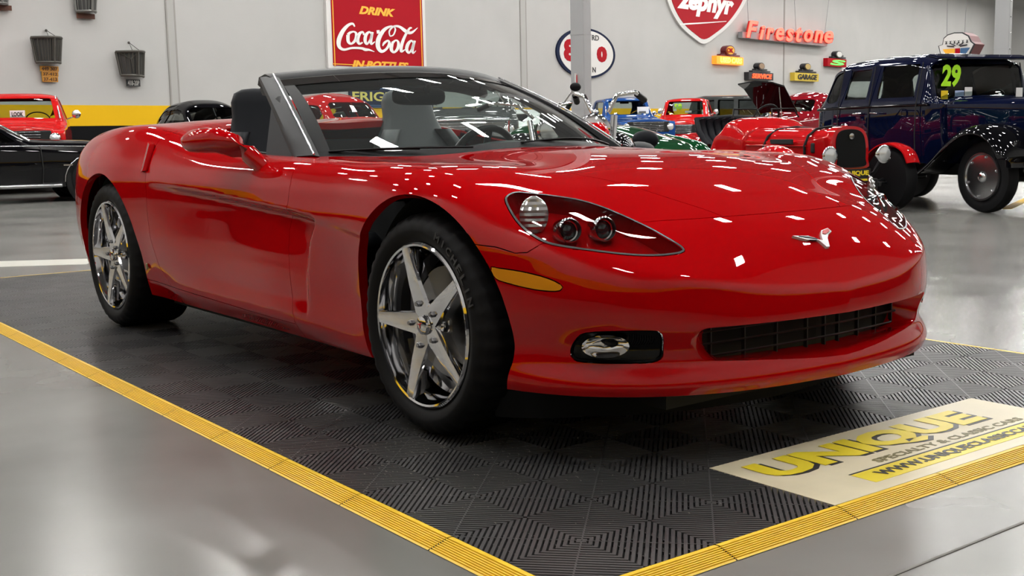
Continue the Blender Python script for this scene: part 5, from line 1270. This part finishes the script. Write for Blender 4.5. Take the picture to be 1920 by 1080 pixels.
# ---- red pickup at the left --------------------------------------------------------
def pickup(label,u,D,ref,hd,m,hz=1.15,belt=1.2,top=1.80,cabx=(-.95,-2.3),gr=DRK,name='pickup_truck',round_=.03,w=.88,rear=True,hoodw=None,noseh=.95,top_m=None):
    R=vehicle(name,label,'truck',u,D,ref,hd); hw=hoodw or w
    x0,x1=cabx
    st=[(.72,.40,noseh-.12,noseh,hw-.08,hw-.03,hw-.2),(.66,.38,hz-.10,hz-.03,hw-.04,hw,hw-.2),(-.2,.38,hz-.05,hz+.03,hw-.02,hw,hw-.2),(x0+.25,.38,hz,hz+.05,hw,hw,hw-.2),(x0+.12,.38,belt-.02,belt+.05,w,w,w-.16),(x0-.22,.38,belt,top-.06,w,w,w-.14),(x0-.40,.38,belt,top,w,w,w-.15),(x1+.15,.38,belt,top,w,w,w-.15),(x1,.38,belt,top-.05,w,w,w-.15)]
    G,N=shell_grid(st,80,round_,.09,.02)
    z0,z1=belt+.05,top-.12
    sw=[[(x0-.10,z0),(x0-.27,z1),(x1+.22,z1),(x1+.22,z0)]]
    f=[(-(w-.20),belt+.07),(-(w-.27),top-.10),(w-.27,top-.10),(w-.20,belt+.07)]; r=[(-(w-.24),z0+.02),(-(w-.28),z1),(w-.28,z1),(w-.24,z0+.02)]
    window_shell(R,G,N,m,sw,f,r,SGL,fr=(x0-.33,x0+.11),rrn=(x1-.05,x1+.10))
    st=[(x1-.05,.5,.9,1.15,w-.05,w,w-.02),(x1-1.9,.5,.9,1.15,w-.05,w,w-.02)]
    for sd in(-1,1): boxp(R,'bed_side',((x1+x1-2.0)/2-.05,(w-.06)*sd,.85),(1.95,.08,.62),m,.02)
    boxp(R,'bed_floor',(x1-1.0,0,.62),(1.95,1.6,.05),DRK); boxp(R,'tailgate',(x1-2.0,0,.85),(.06,1.6,.6),m,.02)
    boxp(R,'grille',(.74,0,noseh-.20),(.04,hw*1.5,.28),gr,.02)
    for k in range(6): bar(R,'grille_bar',[(.765,-hw*.55,noseh-.31+.045*k),(.765,hw*.55,noseh-.31+.045*k)],.006,CHR2)
    boxp(R,'front_bumper',(.84,0,.50),(.12,hw*2+.05,.16),CHR,.04)
    for sd in(-1,1): lampround(R,.755,(hw-.17)*sd,noseh-.20,.09)
    for sd in(-1,1):
        for x in(0,-3.0):
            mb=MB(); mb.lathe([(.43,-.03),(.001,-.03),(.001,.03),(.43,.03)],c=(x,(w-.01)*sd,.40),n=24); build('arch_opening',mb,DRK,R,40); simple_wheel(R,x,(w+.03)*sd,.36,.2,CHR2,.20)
        bar(R,'door_mirror',[(x0-.05,(w)*sd,belt+.05),(x0-.03,(w+.14)*sd,belt+.10)],.012,CHR); mb=MB(); mb.ball((x0-.02,(w+.17)*sd,belt+.14),(.03,.08,.08)); build('mirror_head',mb,CHR,R)
        bar(R,'window_trim',[(x0+.06,(w-.12)*sd,belt+.06),(x0-.30,(w-.19)*sd,top-.07)],.014,CHR2)
    steer(R,x0-.35,.38,belt+.06,.21,.9); boxp(R,'bench_seat',(x1+.28,0,belt-.12),(.18,1.4,.40),INT,.05)
    boxp(R,'chassis',(-1.5,0,.45),(4.,1.0,.16),DRK)
    return R
R=pickup('bright red classic truck with dark grille behind the black coupe at the left',30,21.5,(-.8,0),-18,PRD2,hz=1.20,belt=1.27,top=1.82,cabx=(-.85,-2.2),w=.90,noseh=1.16)
boxp(R,'price_card',(-.80,.05,1.38),(.01,.26,.22),STW,0); ontext(R,'LOOK',(-.79,.05,1.42),.08,.2,SK,name='card_lettering')
# ---- 1940s style coupes ----------------------------------------------------------
def fastback(label,name,u,D,ref,hd,m,openhood=False,sc=1.0,cat='car'):
    R=vehicle(name,label,cat,u,D,ref,hd); R.scale=(sc,sc,sc)
    st=[(.55,.45,.78,.95,.22,.30,.20),(.45,.38,.86,1.06,.30,.40,.28),(-.2,.34,.94,1.12,.42,.50,.36),(-.75,.32,1.02,1.18,.62,.68,.50),(-.95,.32,1.06,1.24,.72,.74,.56),(-1.25,.32,1.08,1.56,.78,.76,.58),(-1.6,.32,1.08,1.65,.80,.78,.60),(-2.2,.32,1.08,1.62,.80,.78,.58),(-2.7,.32,1.04,1.45,.78,.75,.52),(-3.2,.32,.96,1.16,.70,.66,.40),(-3.6,.36,.78,.84,.50,.44,.2)]
    G,N=shell_grid(st,110,.06,.26,.03)
    sw=[[(-1.22,1.14),(-1.30,1.36),(-1.42,1.44),(-1.80,1.46),(-1.86,1.42),(-1.86,1.14)],[(-2.00,1.14),(-2.00,1.42),(-2.08,1.45),(-2.40,1.38),(-2.58,1.22),(-2.56,1.14)]]
    window_shell(R,G,N,m,sw,[(-.50,1.24),(-.46,1.46),(-.40,1.49),(.40,1.49),(.46,1.46),(.50,1.24)],[(-.34,1.28),(-.30,1.46),(.30,1.46),(.34,1.28)],SGL,fr=(-1.40,-.95),rrn=(-3.0,-2.4))
    bar(R,'windshield_divider',[(-1.03,0,1.25),(-1.24,0,1.52)],.014,m)
    for sd in(-1,1):
        pod(R,[(.62,.58,.10,.08,.60*sd),(.52,.62,.22,.17,.62*sd),(.25,.66,.30,.21,.66*sd),(-.1,.64,.34,.21,.68*sd),(-.6,.58,.30,.18,.70*sd),(-1.1,.52,.22,.12,.72*sd),(-1.35,.48,.1,.04,.74*sd)],m)
        pod(R,[(-2.1,.50,.06,.04,.74*sd),(-2.3,.56,.24,.14,.74*sd),(-2.7,.60,.33,.19,.72*sd),(-3.1,.58,.30,.17,.68*sd),(-3.5,.5,.16,.10,.60*sd)],m)
        lampround(R,.60,.60*sd,.72,.085)
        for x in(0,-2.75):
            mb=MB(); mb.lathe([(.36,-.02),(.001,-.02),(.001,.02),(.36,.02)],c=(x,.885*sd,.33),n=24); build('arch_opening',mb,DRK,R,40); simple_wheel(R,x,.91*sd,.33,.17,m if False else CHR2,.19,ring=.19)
        bar(R,'belt_trim',[(-.3,.52*sd,1.0),(-1.0,.76*sd,1.08),(-2.4,.80*sd,1.08)],.008,CHR2)
    for k in range(7): bar(R,'grille_bar',[(.56,-.22,.55+.05*k),(.60,0,.55+.05*k),(.56,.22,.55+.05*k)],.010,CHR)
    bar(R,'front_bumper',[(.70,-.80,.46),(.82,-.4,.46),(.84,0,.46),(.82,.4,.46),(.70,.80,.46)],.045,CHR)
    if openhood:
        mb=MB(); mb.loft([[( -.62,-.46,1.22),(-.62,0,1.25),(-.62,.46,1.22),(-.62,.46,1.24),(-.62,0,1.27),(-.62,-.46,1.24)],[(-.10,-.50,1.72),(-.10,0,1.78),(-.10,.50,1.72),(-.10,.50,1.75),(-.10,0,1.81),(-.10,-.50,1.75)],[(.20,-.42,1.80),(.20,0,1.84),(.20,.42,1.80),(.20,.42,1.825),(.20,0,1.865),(.20,-.42,1.825)]]); build('raised_hood',mb,PBK,R,30); bar(R,'hood_prop',[(-.1,.45,1.1),(0,.45,1.72)],.01,CHR2)
    steer(R,-1.35,.36,1.18,.19,.8); boxp(R,'bench_seat',(-1.95,0,1.0),(.2,1.2,.42),INT,.05)
    return R
fastback('dark navy rounded vintage coupe behind the convertible rear deck','rounded_coupe',385,22.5,(-1.6,0),2,PBK)
fastback('red rounded vintage sedan seen through the convertible windshield','rounded_sedan',572,17.8,(-1.54,-.6),14,PRD,sc=.95)
R=fastback('maroon rounded vintage coupe with its black hood raised','open_hood_coupe',1520,24.0,(-1.7,0),-86,MRP,openhood=True,sc=.97)
# ---- trucks by the wall -------------------------------------------------------------
R=pickup('blue classic pickup with white card on its dash beside the steel column',1170,33.0,(-1.3,0),-24,BLU,hz=1.22,belt=1.28,top=1.83,cabx=(-.9,-2.1),w=.79,noseh=1.18)
bar(R,'rear_window_bar',[(-2.12,-.25,1.33),(-2.14,-.22,1.75)],.012,BLK); boxp(R,'price_card',(-.86,.42,1.42),(.01,.34,.26),STW,0); boxp(R,'card_print',(-.853,.40,1.40),(.004,.2,.06),mat('card_print_grey',(.15,.15,.15),.6),0); boxp(R,'rear_view_mirror',(-1.25,0,1.68),(.03,.26,.06),BLK,.01)
R=pickup('red classic pickup with lime 58 on its windshield beside the blue pickup',1287,36.5,(-1.3,0),-53,PRD2,hz=1.20,belt=1.28,top=1.87,cabx=(-.9,-2.0),w=.79,noseh=1.10,round_=.05)
ontext(R,'58',(-1.0,-.22,1.60),.19,.24,LIME,name='windshield_number'); boxp(R,'sticker',(-.99,-.32,1.50),(.004,.10,.06),STW,0); boxp(R,'sticker',(-.97,-.46,1.40),(.004,.07,.07),STY,0); boxp(R,'sticker',(-.98,.10,1.44),(.004,.20,.06),STW,0); boxp(R,'sticker',(-.95,.56,1.42),(.004,.07,.14),STW,0)
R=vehicle('sport_utility','black sport utility with dark cargo windows behind the maroon coupe','car',1385,41.,(-2.1,0),40)
R.scale=(1,1,1.1)
st=[(.75,.4,.85,.98,.78,.84,.6),(.6,.38,1.0,1.10,.84,.88,.7),(-.8,.36,1.08,1.18,.86,.9,.7),(-1.0,.36,1.12,1.24,.86,.9,.68),(-1.45,.36,1.15,1.80,.86,.9,.66),(-1.8,.36,1.15,1.86,.86,.9,.66),(-3.3,.36,1.15,1.88,.86,.9,.66),(-3.7,.38,1.12,1.80,.84,.88,.64),(-3.85,.4,1.0,1.3,.8,.84,.6)]
G,N=shell_grid(st,90,.04,.1,.02); window_shell(R,G,N,GRY,[[(-1.25,1.22),(-1.50,1.70),(-2.1,1.72),(-2.1,1.22)],[(-2.25,1.22),(-2.25,1.72),(-2.8,1.73),(-2.8,1.22)],[(-2.92,1.24),(-2.92,1.72),(-3.5,1.70),(-3.5,1.24)]],[(-.62,1.28),(-.55,1.72),(.55,1.72),(.62,1.28)],None,glassmat('tinted_glass',(.25,.27,.27)),fr=(-1.6,-.95))
for sd in(-1,1):
    for x in(0,-2.9): simple_wheel(R,x,.92*sd,.37,.22,CHR2,.22)
    lampround(R,.76,.6*sd,.80,.09); boxp(R,'door_mirror',(-1.2,1.0*sd,1.25),(.1,.16,.14),BLK,.03)
boxp(R,'sticker',(-1.15,-.5,1.5),(.01,.14,.2),STY,0)
R=pickup('grey classic pickup with chrome grille seen through the convertible windshield',872,20.,(.4,0),-36,GRY,hz=1.22,belt=1.30,top=1.88,cabx=(-.9,-2.1),gr=SIL,w=.92,noseh=1.15)
for sd in(-1,1): bar(R,'grille_surround',[(.77,.75*sd,.80),(.78,.76*sd,1.12)],.02,CHR)
bar(R,'grille_surround',[(.78,-.76,1.12),(.80,0,1.13),(.78,.76,1.12)],.025,CHR)
R=vehicle('white_van','pale white van with lime 14 on its side glass seen through the windshield','car',985,29.,(-1.6,0),-70)
st=[(.7,.4,.80,.92,.75,.82,.6),(.5,.36,.95,1.06,.84,.86,.66),(-.5,.34,1.05,1.16,.86,.88,.68),(-.95,.34,1.04,1.36,.86,.88,.66),(-1.3,.34,1.04,1.47,.86,.88,.66),(-3.0,.34,1.04,1.47,.86,.88,.66),(-3.4,.36,1.05,1.45,.84,.86,.64),(-3.6,.4,.95,1.1,.8,.82,.6)]
G,N=shell_grid(st,80,.05,.14,.02); window_shell(R,G,N,WHT,[[(-1.0,1.09),(-1.25,1.34),(-1.9,1.36),(-1.9,1.09)],[(-2.05,1.09),(-2.05,1.36),(-2.9,1.34),(-3.0,1.09)]],[(-.6,1.14),(-.5,1.36),(.5,1.36),(.6,1.14)],None,glassmat('tinted_glass',(.25,.27,.27)),fr=(-1.3,-.6))
ontext(R,'14',(-1.55,-.86,1.24),.12,.2,LIME,(0,-1,.0),name='window_number')
for sd in(-1,1):
    for x in(0,-2.6): simple_wheel(R,x,.90*sd,.32,.2,CHR2,.19)
# ---- green low sports car -------------------------------------------------------------
R=vehicle('green_roadster','dark green low sports car with chrome bumper behind the motorcycles','car',1268,10.7,(.6,0),14)
st=[(.72,.34,.55,.62,.62,.66,.4),(.55,.28,.66,.78,.70,.74,.5),(.0,.26,.74,.94,.74,.78,.5),(-.6,.26,.78,.98,.74,.78,.5),(-.95,.26,.80,.98,.74,.78,.52),(-1.1,.26,.74,.80,.74,.78,.70),(-1.9,.26,.74,.80,.74,.78,.70),(-2.2,.28,.74,.84,.72,.76,.5),(-2.8,.34,.66,.74,.6,.64,.4)]
G,N=shell_grid(st,80,.05,.1,.04); window_shell(R,G,N,GRN)
for sd in(-1,1):
    pod(R,[(.66,.56,.08,.06,.62*sd),(.5,.60,.17,.13,.64*sd),(.1,.62,.235,.15,.66*sd),(-.4,.58,.2,.12,.68*sd),(-.9,.52,.1,.05,.72*sd)],GRN); lampround(R,.66,.60*sd,.62,.075)
    for x in(0,-2.3): simple_wheel(R,x,.80*sd,.30,.15,CHR2,.19)
bar(R,'front_bumper',[(.8,-.66,.44),(.86,0,.44),(.8,.66,.44)],.035,CHR)
# ---- motorcycles ------------------------------------------------------------------------
def motorcycle(label,u,D,ref,hd,mt,mirrors=True,seatbag=False,hb=1.0):
    R=vehicle('motorcycle',label,'motorcycle',u,D,ref,hd)
    for x in(0,-1.6):
        mb=MB(); mb.lathe([(.25,-.06),(.30,-.065),(.335,-.03),(.335,.03),(.30,.065),(.25,.06),(.25,-.06)],c=(x,0,.335),n=32); w_=build('wheel',mb,RUB,R,40)
        mb=MB(); mb.lathe([(.26,-.03),(.25,-.03),(.25,.03),(.26,.03)],c=(x,0,.335),n=28)
        for k in range(14):
            a=2*PI*k/14; mb.tube([(x,.0,.335),(x+.25*math.cos(a),0,.335+.25*math.sin(a))],.003,4)
        mb.lathe([(.001,-.06),(.04,-.06),(.04,.06),(.001,.06)],c=(x,0,.335),n=12); build('spokes',mb,CHR,w_,30)
    for sd in(-1,1):
        bar(R,'fork_leg',[(0,.09*sd,.335),(-.16,.09*sd,.72),(-.25,.09*sd,.98)],.022,CHR); bar(R,'handlebar',[(-.27,.05*sd,1.0),(-.28,.18*sd*hb,1.10),(-.38,.34*sd*hb,1.12),(-.52,.38*sd*hb,1.08)],.014,CHR); bar(R,'hand_grip',[(-.42,.35*sd*hb,1.11),(-.54,.39*sd*hb,1.075)],.02,BLK)
        (bar(R,'mirror_stalk',[(-.34,.26*sd,1.12),(-.34,.34*sd,1.22)],.006,CHR),build('mirror_head',MB().ball((-.34,.36*sd,1.24),(.02,.05,.035)),BLK,R)) if mirrors else None
        bar(R,'exhaust_pipe',[(-.6,.10*sd,.55),(-.75,.16*sd,.35),(-1.0,.17*sd,.30),(-1.8,.18*sd,.32)],.035,CHR)
    lampround(R,-.12,0,.90,.09)
    mb=MB(); mb.ball((-.58,0,.77),(.30,.14,.12),16,10); build('fuel_tank',mb,mt,R,60)
    mb=MB(); mb.ball((-1.02,0,.71),(.28,.13,.055),16,8); mb.ball((-1.38,0,.76),(.22,.11,.055),14,8); mb.ball((-1.62,0,.82),(.05,.10,.07),12,8); build('saddle',mb,VIN,R,60)
    P_=[(.36,.40),(.26,.60),(.05,.70),(-.15,.68),(-.30,.56)]; strip_fender(R,P_,-.09,.09,mt,.02,.008,skirt=.02); P_=[(-1.3,.62),(-1.5,.72),(-1.75,.68),(-1.98,.48)]; strip_fender(R,P_,-.10,.10,mt,.02,.008,skirt=.02)
    for k in range(2):
        mb=MB()
        for j in range(6): mb.lathe([(.075,0),(.075,.012),(.055,.02),(.055,.03)],c=(0,0,.0+.032*j),axis='z',n=14)
        rot=Matrix.Translation((-.66-.08*(1-2*k),0,.50))@Matrix.Rotation((-.4 if k else .4),4,'Y'); mb.xf(rot); build('engine_cylinder',mb,CHR2,R,30)
    boxp(R,'engine_case',(-.75,0,.40),(.42,.22,.22),CHR2,.05); bar(R,'frame_tube',[(-.28,0,.95),(-.45,0,.45),(-.6,0,.28),(-1.1,0,.30),(-1.3,0,.7)],.02,BLK); bar(R,'frame_tube',[(-.28,0,.92),(-.9,0,.72),(-1.6,0,.335)],.02,BLK)
    if seatbag:
        for sd in(-1,1): boxp(R,'saddlebag',(-1.55,.24*sd,.58),(.42,.14,.30),VIN,.05)
    bar(R,'kick_stand',[(-.8,-.10,.3),(-.75,-.30,.02)],.01,BLK)
    return R
motorcycle('black motorcycle with mirror and handlebar above the windshield pillar edge',1008,9.0,(-.3,0),-12,PBK)
motorcycle('chrome fork motorcycle with black tank in front of the blue pickup',1128,7.0,(-.3,0),-55,PBK,mirrors=False,hb=.55)
